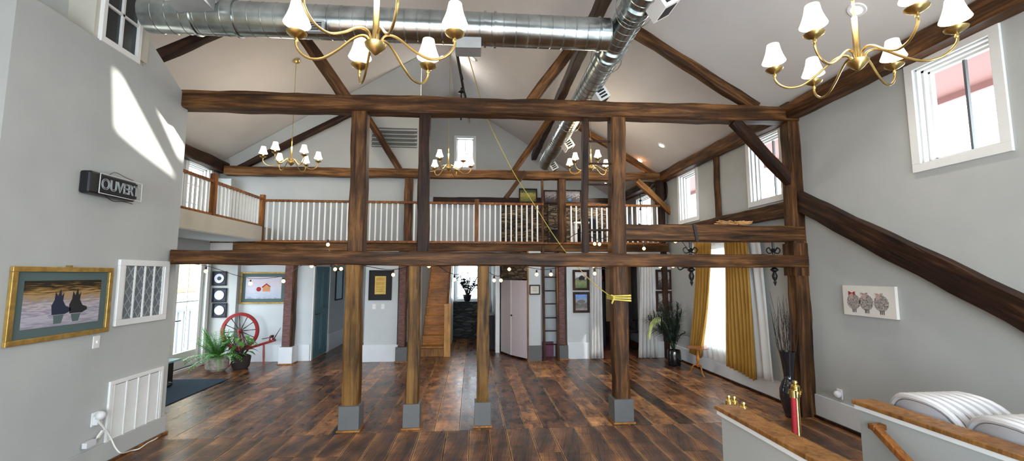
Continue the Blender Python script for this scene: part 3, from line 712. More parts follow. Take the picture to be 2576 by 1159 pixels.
# main duct under the purlin
mp0, mp1 = Vector((1.66, 2.6, 4.72)), Vector((1.88, 11.2, 4.80))
main = duct('main_duct', 'long galvanised round duct running front to back under the roof', [mp0, mp1], .165)
dm = (mp1 - mp0).normalized()
for yy in (3.9, 4.15, 5.05, 5.25): ring(main, mp0 + dm * ((yy - mp0.y) / dm.y), dm, .172, .015)
for yy in (4.3, 5.4, 7.9): 
    c = mp0 + dm * ((yy - mp0.y) / dm.y); mb = MB(main.location)
    mb.tube([c + Vector((.21 * math.cos(a * PI / 8), 0, .21 * math.sin(a * PI / 8))) for a in range(16)], .006, 6, close=True); mb.obj('hanger_ring', M['steel'], main)
for yy in (3.95, 6.3, 8.9, 10.9):
    c = mp0 + dm * ((yy - mp0.y) / dm.y) + Vector((.15, 0, -.16)); mb = MB(main.location)
    e1, e2, e3 = Vector((.10, 0, .06)) * .8, Vector((0, .14, 0)), Vector((.05, 0, -.08))
    mb.obox(c, e1, e2, e3); rg = mb.obj('register', M['trim'], main)
    mb = MB(main.location); mb.obox(c + e3 * 1.02, e1 * .7, e2 * .7, e3 * .03); 
    for k in range(3): mb.obox(c - e2 * 1.01 + e3 * (-.5 + .5 * k), e1 * .6, e2 * .01, e3 * .15)
    mb.obj('register_slot', M['ink'], rg)
# hanging track rod with small fittings
t = thing('track_rod', 'thin black hanging track with small black fittings under the duct box', 'track', at(1150, 133, Z=4.5))
a, b_ = at(1150, 136, Z=4.5), at(1181, 308, Z=4.5)
mb = MB(t.location); mb.bar(a, b_, .03, .03); mb.obj('track', M['black'], t)
for f in (.2, .45, .62, .8):
    c = a.lerp(b_, f); mb = MB(t.location); mb.tube([c, c + Vector((.02, 0, -.05)), c + Vector((.03, -.02, -.10))], .012, 6); mb.obj('fitting', M['black'], t)
c = a.lerp(b_, .42); mb = MB(t.location); mb.tube([c + Vector((-.03, 0, .02)), c + Vector((-.03, 0, -.45))], .012, 6); mb.lathe([(.01, .05), (.05, .01), (.02, 0)], c + Vector((-.03, 0, -.06)), 10); mb.obj('drop_rod', M['black'], t)

# ------------------------------------------------------------------ chandeliers
def make_chandelier():
    t = thing('chandelier', 'x', 'chandelier')
    mb = MB(); mb.lathe([(.004, -.055), (.018, -.045), (.035, -.03), (.056, -.005), (.06, .01), (.045, .018), (.02, .03), (.016, .30), (.008, .31), (.008, .5)], n=20); mb.obj('hub', M['brass'], t)
    for k in range(6):
        a = k * PI / 3; cx, sy = math.cos(a), math.sin(a)
        rz = [(.03, .02), (.05, .055), (.09, .06), (.14, .035), (.22, -.03), (.30, -.075), (.37, -.075), (.42, -.045), (.45, .0), (.45, .03)]
        # smooth the arm
        P_ = []
        for i in range(len(rz) - 1):
            p0 = rz[max(i - 1, 0)]; p1 = rz[i]; p2 = rz[i + 1]; p3 = rz[min(i + 2, len(rz) - 1)]
            for s_ in range(4):
                u = s_ / 4
                q = [.5 * (2 * p1[j] + (p2[j] - p0[j]) * u + (2 * p0[j] - 5 * p1[j] + 4 * p2[j] - p3[j]) * u * u + (3 * p1[j] - p0[j] - 3 * p2[j] + p3[j]) * u ** 3) for j in (0, 1)]
                P_.append(q)
        P_.append(rz[-1])
        mb = MB(); mb.tube([(r * cx, r * sy, z) for r, z in P_], .0075, 8); arm = mb.obj('arm', M['brass'], t)
        c = (.45 * cx, .45 * sy, 0)
        mb = MB(); mb.lathe([(.008, .02), (.012, .03), (.008, .045), (.03, .055), (.052, .07), (.056, .078), (.01, .075)], c, 18); mb.obj('drip_cup', M['brass'], arm)
        mb = MB(); mb.lathe([(.013, .075), (.013, .15)], c, 12); mb.obj('candle_sleeve', M['candle'], arm)
        mb = MB(); mb.lathe([(.074, .13), (.066, .15), (.055, .18), (.045, .215), (.038, .255)], c, 18, cap=False)
        sh = mb.obj('lamp_shade', M['shade'], arm)
    return t
ch0 = make_chandelier()
def chandelier(first, hub, ang, label, R_=.45, dz=.07):
    t = ch0 if first else copy_tree(ch0)
    t['label'] = label; t['group'] = 'brass chandeliers with small shades'
    l = bpy.data.lights.new('chandelier_lamp', 'POINT'); l.energy = 10; l.color = (1, .84, .62); l.shadow_soft_size = .25
    lo = bpy.data.objects.new('chandelier_lamp', l); COL.objects.link(lo); lo.parent = t; lo.location = (0, 0, .42)
    t.location = hub; t.rotation_euler = (0, 0, ang)
    zt = zc(hub[0]) - .01 - hub[2]
    mb = MB(); mb.tube([(0, 0, .45), (0, 0, zt - .03)], .005, 6); mb.obj('chain', M['brass'], t)
    mb = MB(); mb.lathe([(.012, zt - .06), (.06, zt - .03), (.065, zt + .01)], n=18); mb.obj('canopy', M['brass'], t)
    return t
hubs = [((-.564, 2.427, 3.19), .963, 'brass chandelier at top centre left, in front of the wide round duct'),
        ((2.409, 2.439, 3.23), .359, 'brass chandelier at upper right near the big right window'),
        ((-3.33, 8.15, 3.92), .317, 'distant brass chandelier at left hanging below the tie beam'),
        (tuple(at(1128, 424, Y=8.6)), .2, 'distant brass chandelier in front of the gable window'),
        (tuple(at(1487, 424, Y=8.6)), .55, 'distant brass chandelier partly hidden by the near ladder rail')]
for i in range(1, 5): chandelier(False, *hubs[i])
chandelier(True, *hubs[0])

# ------------------------------------------------------------------ recessed lights
def downlight(p, label, n=None):
    x, y, z = p; sl = -.62 if x > XRIDGE else .62
    t = thing('recessed_light', label, 'ceiling light', (x, y, zc(x)), group='recessed ceiling lights')
    t.rotation_euler = (0, math.atan(-sl), 0)
    mb = MB(); mb.lathe([(.055, -.012), (.085, -.012), (.09, 0), (.055, 0), (.055, -.012)], n=20, cap=False); mb.obj('trim_ring', M['white'], t)
    mb = MB(); mb.lathe([(.001, -.008), (.055, -.008)], n=20, cap=False); mb.obj('lens', M['spot'], t)
    l = bpy.data.lights.new('recessed_lamp', 'SPOT'); l.energy = 60; l.spot_size = 2.4; l.spot_blend = .8; l.color = (1, .95, .86); l.shadow_soft_size = .06
    o = bpy.data.objects.new('recessed_lamp', l); COL.objects.link(o); o.parent = t; o.location = (0, 0, -.03)
for p, lab in (((4.02, 8.85, 0), 'lit recessed ceiling light over the right wall, above the loft brace'), ((4.02, 10.09, 0), 'lit recessed ceiling light over the far bent at right'),
          ((-.05, 10.33, 0), 'lit recessed ceiling light right of the duct box near the ridge'), ((-.86, 10.79, 0), 'lit recessed ceiling light beside the near chandelier cup'),
          ((4.0, 4.01, 0), 'bright recessed ceiling light above the upper right chandelier'), ((4.04, 12.84, 0), 'small recessed ceiling light beyond the far bent')):
    downlight(p, lab)

# ------------------------------------------------------------------ pictures
RZ = {'back': 0, 'left': PI / 2, 'right': -PI / 2}
def picture(name, label, c, wd, ht, side, fw=.04, fm='gold', mount=None, mw=.06, cat='picture', depth=.03, bgm=None, tilt=0, group=None):
    """local frame: x to the right, z up, -y towards the room; returns (thing, builder origin)"""
    t = thing(name, label, cat, c, RZ[side], group)
    a, b_ = wd / 2, ht / 2
    if fw:
        mb = MB()
        for (x0, z0, x1, z1) in ((-a, b_ - fw, a, b_), (-a, -b_, a, -b_ + fw), (-a, -b_ + fw, -a + fw, b_ - fw), (a - fw, -b_ + fw, a, b_ - fw)):
            mb.box((x0, -depth, z0), (x1, 0, z1))
        mb.obj('frame', M[fm], t, bevel=.004)
    ia, ib = a - fw, b_ - fw
    if mount:
        mb = MB(); mb.box((-ia, -.008, -ib), (ia, -.002, ib)); mb.obj('mount', M[mount], t); ia -= mw; ib -= mw
    mb = MB(); mb.box((-ia, -.012, -ib), (ia, -.006, ib)) if fw else mb.box((-ia, -depth, -ib), (ia, 0, ib))
    pr = mb.obj('print', bgm or M['canvas'], t)
    return t, pr, ia, ib
def art(pr, name, polys, m, y=-.0125, th=.0015):
    mb = MB()
    for i, p in enumerate(polys): mb.prism([(x, y - i * .0004, z) for x, z in p], (0, -th, 0))
    return mb.obj(name, m, pr)
def ell(cx, cz, rx, rz, n=18, a0=0, jag=0):
    return [(cx + rx * (1 + (jag if i % 2 else 0)) * math.cos(a0 + 2 * PI * i / n), cz + rz * (1 + (jag if i % 2 else 0)) * math.sin(a0 + 2 * PI * i / n)) for i in range(n)]

def grad_mat(name, stops, scale=(1, 1, 1), noise=.35, nscale=3, axis=2, lo=-.2, hi=.2):
    """printed picture: bands along an axis, broken up by stretched noise"""
    m = bpy.data.materials.new(name); m.use_nodes = True; nt = m.node_tree; b = nt.nodes['Principled BSDF']; L = nt.links.new; N = nt.nodes.new
    tc = N('ShaderNodeTexCoord'); mp = N('ShaderNodeMapping'); mp.inputs['Scale'].default_value = scale; L(tc.outputs['Object'], mp.inputs[0])
    n = N('ShaderNodeTexNoise'); n.inputs['Scale'].default_value = nscale; n.inputs['Detail'].default_value = 5; L(mp.outputs[0], n.inputs['Vector'])
    sx = N('ShaderNodeSeparateXYZ'); L(tc.outputs['Object'], sx.inputs[0])
    mr = N('ShaderNodeMapRange'); mr.inputs[1].default_value = lo; mr.inputs[2].default_value = hi; L(sx.outputs[axis], mr.inputs[0])
    ma = N('ShaderNodeMath'); ma.operation = 'MULTIPLY_ADD'; ma.inputs[1].default_value = noise; L(n.outputs[0], ma.inputs[0])
    sb = N('ShaderNodeMath'); sb.operation = 'SUBTRACT'; sb.inputs[1].default_value = noise / 2; L(mr.outputs[0], sb.inputs[0]); L(sb.outputs[0], ma.inputs[2])
    r = N('ShaderNodeValToRGB'); e = r.color_ramp.elements
    e[0].position = stops[0][0]; e[0].color = (*stops[0][1], 1); e[1].position = stops[-1][0]; e[1].color = (*stops[-1][1], 1)
    for p, c in stops[1:-1]: k = e.new(p); k.color = (*c, 1)
    L(ma.outputs[0], r.inputs[0]); L(r.outputs[0], b.inputs['Base Color']); b.inputs['Roughness'].default_value = .35
    return m
pond = grad_mat('printed_pond', [(.0, (.30, .28, .34)), (.2, (.5, .48, .55)), (.32, (.26, .24, .32)), (.44, (.55, .50, .52)), (.55, (.30, .26, .28)), (.68, (.42, .28, .12)), (.8, (.20, .11, .03)), (.9, (.02, .018, .012))], (2.2, 1, 26), .8, 3)
t, pr, a, b_ = picture('framed_picture', 'large gilt-framed picture of two upended ducks on water, left wall', (XP + .002, 4.33, 1.645), .985, .64, 'left', .045, 'gold', 'mat_teal', .075, bgm=pond)
def duck(x, s_=1):
    return [(x - .065 * s_, -.10), (x - .075 * s_, -.02), (x - .05 * s_, .03), (x - .045 * s_, .10), (x - .02 * s_, .06), (x, .125), (x + .015 * s_, .06), (x + .035 * s_, .09), (x + .03 * s_, .02), (x + .06 * s_, -.03), (x + .11 * s_, -.05), (x + .115 * s_, -.075), (x + .06 * s_, -.10)]
art(pr, 'duck', [duck(-.05)], M['navy']); art(pr, 'duck', [duck(.12)], M['ink'])
for q in ([(-.10, -.105), (.0, -.105), (-.02, -.18), (-.09, -.18)], [(.07, -.105), (.17, -.105), (.15, -.175), (.09, -.175)]): art(pr, 'duck_reflection', [q], M['mat_teal'], th=.0008)
mb = MB(); mb.box((-.012, -.04, .315), (.012, -.0, .335)); mb.obj('hook', M['brass'], t)
# lattice grille and return-air grille
t = thing('lattice_grille', 'white framed grille with diamond lattice, above the slatted grille on left wall', 'grille', (XP, 5.275, 1.71), PI / 2)
mb = MB()
for (x0, z0, x1, z1) in ((-.375, .28, .375, .345), (-.375, -.345, .375, -.28), (-.375, -.28, -.30, .28), (.30, -.28, .375, .28)): mb.box((x0, -.03, z0), (x1, 0, z1))
mb.obj('frame', M['trim'], t, bevel=.006)
mb = MB(); mb.box((-.30, -.004, -.28), (.30, -.001, .28)); mb.obj('backing', M['navy'] if False else mat('grey_grille_backing', (.16, .18, .20), .7), t)
mb = MB()
for k in range(-6, 9):
    for sg in (-1, 1):
        x0 = -.75 + k * .15
        pts = [(x0 + sg * u, u) for u in (-.28, .28)] if True else None
        (xa, za), (xb, zb) = ((k * .1 - .15 - sg * .2, -.28), (k * .1 - .15 + sg * .2, .28))
        # clip to the opening
        def cl(xa, za, xb, zb):
            if xb == xa: return None
            for lim in (-.30, .30):
                if (xa - lim) * (xb - lim) < 0:
                    f = (lim - xa) / (xb - xa); zz = za + (zb - za) * f
                    if (xa < lim) == (lim < 0): xa, za = lim, zz
                    else: xb, zb = lim, zz
            if max(abs(xa), abs(xb)) > .3001: return None
            return xa, za, xb, zb
        q = cl(xa, za, xb, zb)
        if q: mb.bar((q[0], -.008, q[1]), (q[2], -.008, q[3]), .008, .004, up=(0, 1, 0))
mb.obj('lattice', M['plinth'] if False else mat('pale_lattice', (.34, .37, .38), .6), t)
for k in range(5):
    mb = MB(); x = -.29 + k * .145; mb.box((x - .008, -.02, -.28), (x + .008, -.006, .28)); mb.obj('bar', M['trim'], t)
t = thing('return_air_grille', 'large white slatted return-air grille low on the left wall', 'grille', (XP, 5.31, .475), PI / 2)
mb = MB()
for (x0, z0, x1, z1) in ((-.39, .295, .39, .335), (-.39, -.32, .39, -.28), (-.39, -.28, -.35, .295), (.35, -.28, .39, .295)): mb.box((x0, -.022, z0), (x1, 0, z1))
mb.obj('frame', M['trim'], t, bevel=.004)
mb = MB(); mb.box((-.35, -.004, -.28), (.35, -.001, .295)); mb.obj('backing', M['plinth'], t)
mb = MB()
for k in range(44):
    z = -.27 + k * .0128; mb.obox((0, -.010, z), (.35, 0, 0), (0, .004, .0045), (0, -.0006, .0006))
mb.obj('slats', M['trim'], t)
for k in range(5):
    mb = MB(); x = -.33 + k * .165; mb.box((x - .006, -.02, -.28), (x + .006, -.006, .295)); mb.obj('bar', M['trim'], t)
# switch, outlet, adapter, power strip and cord
t = thing('light_switch', 'white light switch plate below the gilt-framed duck picture', 'switch', (XP, 4.72, 1.24), PI / 2)
mb = MB(); mb.box((-.038, -.008, -.06), (.038, 0, .06)); mb.obj('plate', M['trim'], t, bevel=.003)
mb = MB(); mb.box((-.006, -.02, -.012), (.006, -.006, .012)); mb.obj('toggle', M['trim'], t)
t = thing('wall_outlet', 'white wall outlet with plugged-in adapter at lower left', 'outlet', (XP, 4.79, .49), PI / 2)
mb = MB(); mb.box((-.045, -.008, -.065), (.045, 0, .065)); mb.obj('plate', M['trim'], t, bevel=.003)
mb = MB(); mb.ball((.0, -.05, .03), .045, n=12); mb.box((-.03, -.05, -.05), (.03, -.006, .03)); mb.obj('adapter', M['plastic'], t)
def smooth(pts, k=5):
    pts = [Vector(p) for p in pts]; out = []
    for i in range(len(pts) - 1):
        p0, p1, p2, p3 = pts[max(i - 1, 0)], pts[i], pts[i + 1], pts[min(i + 2, len(pts) - 1)]
        for s_ in range(k):
            u = s_ / k; out.append(.5 * (2 * p1 + (p2 - p0) * u + (2 * p0 - 5 * p1 + 4 * p2 - p3) * u * u + (3 * p1 - p0 - 3 * p2 + p3) * u ** 3))
    return out + [pts[-1]]
xx = XP + .05
t = thing('extension_cord', 'white extension cord with power strip trailing from outlet to the floor', 'cord', (xx, 4.8, .4))
pts = [at(245, 1055, X=xx), at(262, 1075, X=xx), at(278, 1100, X=xx), at(290, 1125, X=xx + .04), at(305, 1139, X=xx + .09), at(330, 1133, Z=.02), at(350, 1128, Z=.012), at(372, 1113, Z=.012), at(392, 1103, Z=.012), at(412, 1086, Z=.012)]
mb = MB(t.location); mb.tube(smooth(pts), .007, 6); mb.obj('wire', M['cord'], t)
pts = [at(246, 1060, X=xx), at(262, 1080, X=xx), at(248, 1097, X=xx), at(235, 1110, X=xx)]
mb = MB(t.location); mb.tube(smooth(pts), .006, 6); mb.bar(at(258, 1083, X=xx), at(246, 1100, X=xx), .02, .02); mb.obj('tail', M['cord'], t)
p, q = at(212, 1122, X=xx - .01), at(236, 1110, X=xx - .01); mb = MB(t.location); mb.bar(p, q, .045, .05); mb.obj('power_strip', M['plastic'], t)
t = thing('wall_outlet', 'white outlet with plugged-in round night light under the sheep canvas', 'outlet', (XR, 5.30, .40), -PI / 2)
mb = MB(); mb.box((-.04, -.008, -.06), (.04, 0, .06)); mb.obj('plate', M['trim'], t, bevel=.003)
mb = MB(); mb.ball((.01, -.045, 0), .045, n=12); mb.obj('night_light', M['plastic'], t)
for x in (-2.17, -1.98):
    t = thing('light_switch', 'white switch plate under the black-framed certificate, ' + ('left one' if x < -2.1 else 'right one'), 'switch', (x, 10.0, 1.19))
    mb = MB(); mb.box((-.035, -.008, -.055), (.035, 0, .055)); mb.obj('plate', M['trim'], t, bevel=.003); mb = MB(); mb.box((-.006, -.018, -.012), (.006, -.006, .012)); mb.obj('toggle', M['plastic'], t)

# dormer window in the partition
t = thing('attic_window', 'small dark four-pane interior window high on the left wall', 'window', (XP - .02, 4.685, 4.72), PI / 2)
mb = MB()
for (x0, z0, x1, z1) in ((-.25, -.53, .25, -.47), (-.25, -.47, -.21, .75), (.21, -.47, .25, .75)): mb.box((x0, -.04, z0), (x1, 0, z1))
mb.obj('frame', M['trim'], t)
mb = MB(); mb.box((-.21, -.006, -.47), (.21, -.001, .75)); mb.obj('pane', M['glass'], t)
mb = MB(); mb.box((-.012, -.03, -.47), (.012, -.006, .75))
for z in (-.12, .22, .55): mb.box((-.21, -.03, z - .012), (.21, -.006, z + .012))
mb.obj('muntin', M['trim'], t)
mb = MB((XP, 5.05, 4.2))
for k in range(5): mb.box((XP - .02, 4.95 - .0 , 4.87 + k * .06), (XP + .03 + .028 * k, 5.06 + .03 * k, 4.93 + k * .06))
mb.box((XP - .02, 4.95, 4.25), (XP + .01, 5.05, 4.87))
struct('trim_4', mb, M['cream'])

# OUVERT sign
t = thing('neon_sign', 'black box sign with white outline reading OUVERT on the left wall', 'sign', (XP, 4.69, 2.765), PI / 2)
mb = MB(); mb.box((-.33, -.10, -.105), (.24, -.0, .11)); mb.obj('case', M['black'], t, bevel=.02)
mb = MB()
rr = [(-.24, -.09), (.29, -.09), (.29, .10), (-.24, .10)]
mb.tube([(x, -.115, z) for x, z in rr], .005, 6, close=True); mb.obj('outline_tube', mat('pale_unlit_tube', (.62, .64, .66), .3), t)
mb = MB(); mb.box((-.22, -.106, -.075), (.24, -.10, .085)); mb.obj('face', M['ink'], t)
fc = bpy.data.curves.new('lettering', 'FONT'); fc.body = 'OUVERT'; fc.size = .155; fc.extrude = .002; fc.align_x = 'CENTER'; fc.align_y = 'CENTER'
fc.fill_mode = 'NONE'; fc.bevel_depth = .0026; fc.materials.append(mat('grey_letter_tube', (.40, .42, .43), .35))
fo = bpy.data.objects.new('lettering', fc); COL.objects.link(fo)
me = bpy.data.meshes.new_from_object(fo.evaluated_get(bpy.context.evaluated_depsgraph_get())); bpy.data.objects.remove(fo)
fo = bpy.data.objects.new('lettering', me); COL.objects.link(fo); fo.parent = t; fo.location = (.02, -.112, .0); fo.rotation_euler = (PI / 2, 0, 0); fo.scale = (.80, .95, 1)
mb = MB(); mb.tube(smooth([(-.1, -.08, .11), (0, -.06, .16), (.12, -.08, .13), (.2, -.09, .12)]), .003, 5); mb.tube(smooth([(-.15, -.1, -.105), (-.05, -.1, -.14), (.08, -.1, -.125), (.2, -.1, -.13)]), .004, 5); mb.obj('cable', M['black'], t)

# sheep canvas on the right wall
t, pr, a, b_ = picture('canvas_print', 'long canvas print of three woolly brown sheep on right wall', (XR - .002, 4.765, 1.587), .68, .355, 'right', 0, depth=.035)
for i, x in enumerate((-.19, -.02, .17)):
    art(pr, 'sheep_body', [ell(x, -.015, .088, .088, 36, jag=.07)], M['sheep'], y=-.0355)
    art(pr, 'sheep_face', [ell(x + (-.03, -.02, -.035)[i], .055, .026, .036, 14), ell(x - .045, .085, .02, .012, 8), ell(x + .01, .088, .02, .012, 8)], M['sheep_face'], y=-.0375)
    art(pr, 'sheep_ears', [[(x - .075, .10), (x - .02, .085), (x - .03, .075)], [(x + .035, .10), (x - .01, .088), (x + .0, .075)]], M['sheep'], y=-.0390)
    art(pr, 'sheep_legs', [[(x + d, -.10), (x + d + .008, -.10), (x + d + .008, -.14), (x + d, -.14)] for d in (-.02, .0, .022)], M['ink'], y=-.0365)
art(pr, 'bow', [[(-.25, .11), (-.20, .09), (-.25, .06)], [(-.16, .11), (-.20, .09), (-.16, .06)]], M['redpaint'], y=-.040)

# certificate, plates, landscape, other frames of the back rooms
t, pr, a, b_ = picture('framed_certificate', 'black-framed old gold certificate on the white wall block', (-2.045, 9.998, 1.66), .50, .66, 'back', .02, 'ink', 'ink', .11, 'certificate', bgm=M['paper'])
art(pr, 'text_lines', [[(-.09, z), (.09, z), (.09, z + .006), (-.09, z + .006)] for z in (.14, .11, .05, .02, -.03, -.06, -.10, -.14)], mat('brown_ink', (.2, .1, .02), .8), th=.0005)
t, pr, a, b_ = picture('framed_picture', 'slim black frame with three round medals on the side of the white wall block', (-1.658, 10.25, 1.70), .30, .62, 'left', .03, 'ink', bgm=M['navy'])
art(pr, 'medal', [ell(0, z, .06, .06) for z in (-.18, 0, .18)], M['silver'])
for i, (py, lab) in enumerate(((700, 'topmost'), (742, 'middle'), (780, 'lowest'))):
    c = at(553, py, Y=10.12)
    t, pr, a, b_ = picture('framed_plate', f'round pale plate in square black frame beside the glass door, {lab} of three', (c.x, 10.118, c.z), .30, .31, 'back', .03, 'ink', bgm=M['navy'], group='framed plates beside the glass door', cat='framed plate')
    mb = MB(); mb.lathe([(.001, -.016), (.06, -.016), (.095, -.028), (.10, -.026), (.07, -.010)], n=24, axis='Y'); mb.obj('plate', M['silver'], pr)
    mb = MB(); mb.lathe([(.001, -.018), (.045, -.0185)], n=16, axis='Y', cap=False); mb.obj('plate_motif', M['navy'] if i == 0 else M['steel_d'], pr)
snow = grad_mat('printed_snow_scene', [(.0, (.12, .2, .3)), (.16, (.45, .5, .6)), (.5, (.6, .6, .68)), (.8, (.62, .55, .62)), (1, (.55, .6, .72))], (3, 1, 6), .45, 3, lo=-.3, hi=.3)
t, pr, a, b_ = picture('framed_picture', 'gilt-framed pale landscape with a red barn above the spinning wheel', (-4.63, 10.248, 1.60), .98, .70, 'back', .035, 'gold', 'mat_teal', .075, bgm=snow)
art(pr, 'barn', [[(-.02, -.08), (.14, -.08), (.14, .02), (.06, .08), (-.02, .02)]], mat('orange_barn_paint', (.6, .28, .12), .8))
art(pr, 'barn_roof', [[(-.04, .02), (.06, .10), (.15, .03), (.13, .02), (.06, .07), (-.02, .0)], ell(-.10, -.03, .05, .05)], M['redpaint'], y=-.0145)
t, pr, a, b_ = picture('framed_picture', 'small dark-framed pale card on the narrow white wall strip', (1.38, 9.815, 1.555), .24, .22, 'back', .025, 'timber_dark', bgm=M['cream_paper'])
art(pr, 'card_text', [[(-.05, z), (.05, z), (.05, z + .006), (-.05, z + .006)] for z in (.03, 0, -.03)], M['ink'], th=.0005)
ph = {'a': grad_mat('printed_photo_green', [(.0, (.05, .12, .02)), (.4, (.2, .25, .08)), (.55, (.1, .08, .06)), (.75, (.6, .62, .62)), (1, (.7, .72, .75))], (4, 1, 4), .7, 4, lo=-.2, hi=.2),
      'b': grad_mat('printed_photo_blue', [(.0, (.3, .28, .25)), (.35, (.06, .05, .04)), (.6, (.3, .28, .26)), (.75, (.1, .25, .6)), (1, (.15, .35, .75))], (4, 1, 4), .7, 4, lo=-.2, hi=.2),
      'c': grad_mat('printed_photo_dark', [(.0, (.02, .02, .02)), (.45, (.08, .06, .06)), (.6, (.4, .38, .38)), (1, (.05, .04, .05))], (6, 1, 6), 1.2, 5, lo=-.3, hi=.3)}
for px, py, k, lab in ((1461, 704, 'a', 'brown-framed photo of a green field scene left of the curtain, upper one'), (1462, 760, 'b', 'brown-framed photo with blue sky left of the curtain, lower one'),
                       (1669, 703, 'c', 'dark-framed dim photo right of the doorway, upper one'), (1670, 757, 'c', 'dark-framed dim photo right of the doorway, lower one behind the palm')):
    c = at(px, py, Y=9.95)
    t, pr, a, b_ = picture('framed_picture', lab, (c.x, 9.948, c.z), .385, .47, 'back', .055, 'timber_dark', bgm=ph[k])
    if k == 'b': art(pr, 'bridge', [[(-.13, -.08), (.13, -.02), (.13, -.07), (-.13, -.15)], ell(-.0, .02, .09, .04)], M['plinth'])
    if k == 'a': art(pr, 'cottage', [[(-.05, .0), (.09, .0), (.09, .06), (.02, .11), (-.05, .06)]], M['ink'])

# teal door and mirror-like window in the corridor
o = (-3.58, 10.5, 0)
mb = MB(o)
for ya, yb, za, zb in ((10.26, 10.34, 0, 2.14), (11.34, 11.42, 0, 2.14), (10.26, 11.42, 2.08, 2.16)): mb.box((-3.58, ya, za), (-3.555, yb, zb))
d2 = tag(mb.obj('door_2', M['trim']), kind='structure')
mb = MB(o); mb.box((-3.58, 10.34, .02), (-3.565, 11.34, 2.08))
for z0_, z1_ in ((.15, .95), (1.1, 1.95)):
    for y0_, y1_ in ((10.42, 10.80), (10.88, 11.26)):
        mb.box((-3.565, y0_, z0_), (-3.558, y1_, z0_ + .02)); mb.box((-3.565, y0_, z1_), (-3.558, y1_, z1_ + .02)); mb.box((-3.565, y0_, z0_), (-3.558, y0_ + .02, z1_)); mb.box((-3.565, y1_ - .02, z0_), (-3.558, y1_, z1_))
lf = mb.obj('door_leaf', M['teal'], d2)
mb = MB(o); mb.tube([(-3.56, 10.42, 1.0), (-3.51, 10.42, 1.0), (-3.51, 10.54, 1.0)], .012, 6); mb.obj('door_handle', M['black'], lf)
t, pr, a, b_ = picture('framed_picture', 'bright blue-white panel in black frame beyond the teal door', (-3.577, 12.15, 1.62), .62, .80, 'left', .03, 'ink', bgm=mat('pale_blue_print', (.55, .75, .85), .5))
t = thing('coat_stand', 'dark slender stand at the far end of the left corridor', 'stand', (-3.2, 12.3, 0))
mb = MB(t.location); mb.tube([(-3.2, 12.3, .0), (-3.22, 12.3, .6), (-3.2, 12.3, 1.15)], .018, 8); mb.lathe([(.16, 0), (.15, .02), (.03, .03)], t.location, 14); mb.obj('pole', M['black'], t)
for k in range(4):
    z = .75 + k * .1; mb = MB(t.location); mb.tube(smooth([(-3.2, 12.3, z), (-3.2 + (-1) ** k * .1, 12.28, z - .03), (-3.2 + (-1) ** k * .14, 12.27, z + .07)]), .01, 6); mb.obj('hook', M['black'], t)

# ------------------------------------------------------------------ staircase
t = thing('staircase', 'steep pine staircase rising away between white walls behind the slim posts', 'staircase', (-.9, 10.6, 0))
n_ = 12; rise, run = .215, .25
for k in range(n_):
    mb = MB(t.location); y = 10.6 + k * run; z = k * rise
    mb.box((-1.2, y, z), (-.62, y + .02, z + rise - .025)); mb.obj('riser', M['stair'], t)
    mb = MB(t.location); mb.box((-1.2, y - .03, z + rise - .025), (-.62, y + run, z + rise)); mb.obj('tread', M['newel'], t, bevel=.004)
mb = MB(t.location); mb.prism([(-.62, 10.6, 0), (-.62, 10.6, rise), (-.62, 13.4, rise * 12), (-.62, 13.65, rise * 12), (-.62, 13.65, 0)], (.04, 0, 0)); mb.obj('side_panel', M['white'], t)
mb = MB(t.location); mb.box((-1.2, 10.52, 0), (-.52, 10.6, .17)); mb.obj('starting_step', M['oak'], t)
mb = MB(t.location); mb.box((-.66, 10.43, 0), (-.51, 10.57, 1.17)); mb.box((-.675, 10.415, 1.17), (-.495, 10.585, 1.21)); mb.obj('newel_post', M['newel'], t, bevel=.004)
mb = MB(t.location); mb.bar((-.60, 10.55, 1.08), (-.60, 12.6, 1.08 + 2.05 * rise / run * .93), .055, .06); mb.obj('handrail', M['oak_rail'], t)
for k in range(8):
    mb = MB(t.location); y = 10.75 + k * .24; zb = (y - 10.6) * rise / run + .15; mb.box((-.615, y - .015, zb), (-.585, y + .015, zb + .78)); mb.obj('baluster', M['white'], t)

# stone ledge with potted plant under the passage window
mb = MB((-.3, 13.4, 0)); mb.box((-.76, 13.28, 0), (.44, 13.69, 1.04)); mb.box((-.80, 13.24, 1.04), (.48, 13.69, 1.09))
tag(mb.obj('stone_ledge', M['stone_dark'], bevel=.01), 'dark stacked stone ledge under the passage window', 'ledge')
def blade(mb, p, d, L_, w_, droop, mi=0, n=5, side=None):
    p = Vector(p); d = Vector(d).normalized(); s_ = side or d.cross(Vector((0, 0, 1)))
    s_ = s_.normalized() if s_.length > .01 else Vector((1, 0, 0))
    vs = []
    for i in range(n + 1):
        u = i / n; c = p + d * L_ * u + Vector((0, 0, -droop * u * u * L_)); ww = w_ * (math.sin(PI * min(.98, u * .85 + .15)))
        vs += [c - s_ * ww + Vector((0, 0, ww * .3)), c + Vector((0, 0, 0)), c + s_ * ww + Vector((0, 0, ww * .3))]
    fs = []
    for i in range(n):
        for j in range(2): fs.append((i * 3 + j, i * 3 + j + 1, i * 3 + j + 4, i * 3 + j + 3))
    mb.add(vs, fs, mi, True)
pc = Vector((-.17, 13.45, 1.09))
t = thing('potted_plant', 'dark leafy potted plant on the stone ledge before the window', 'plant', pc)
mb = MB(pc); mb.lathe([(.08, 0), (.12, .12), (.14, .20), (.13, .20), (.12, .16)], pc, 16); mb.obj('pot', M['vase'], t)
mb = MB(pc); mb2 = MB(pc)
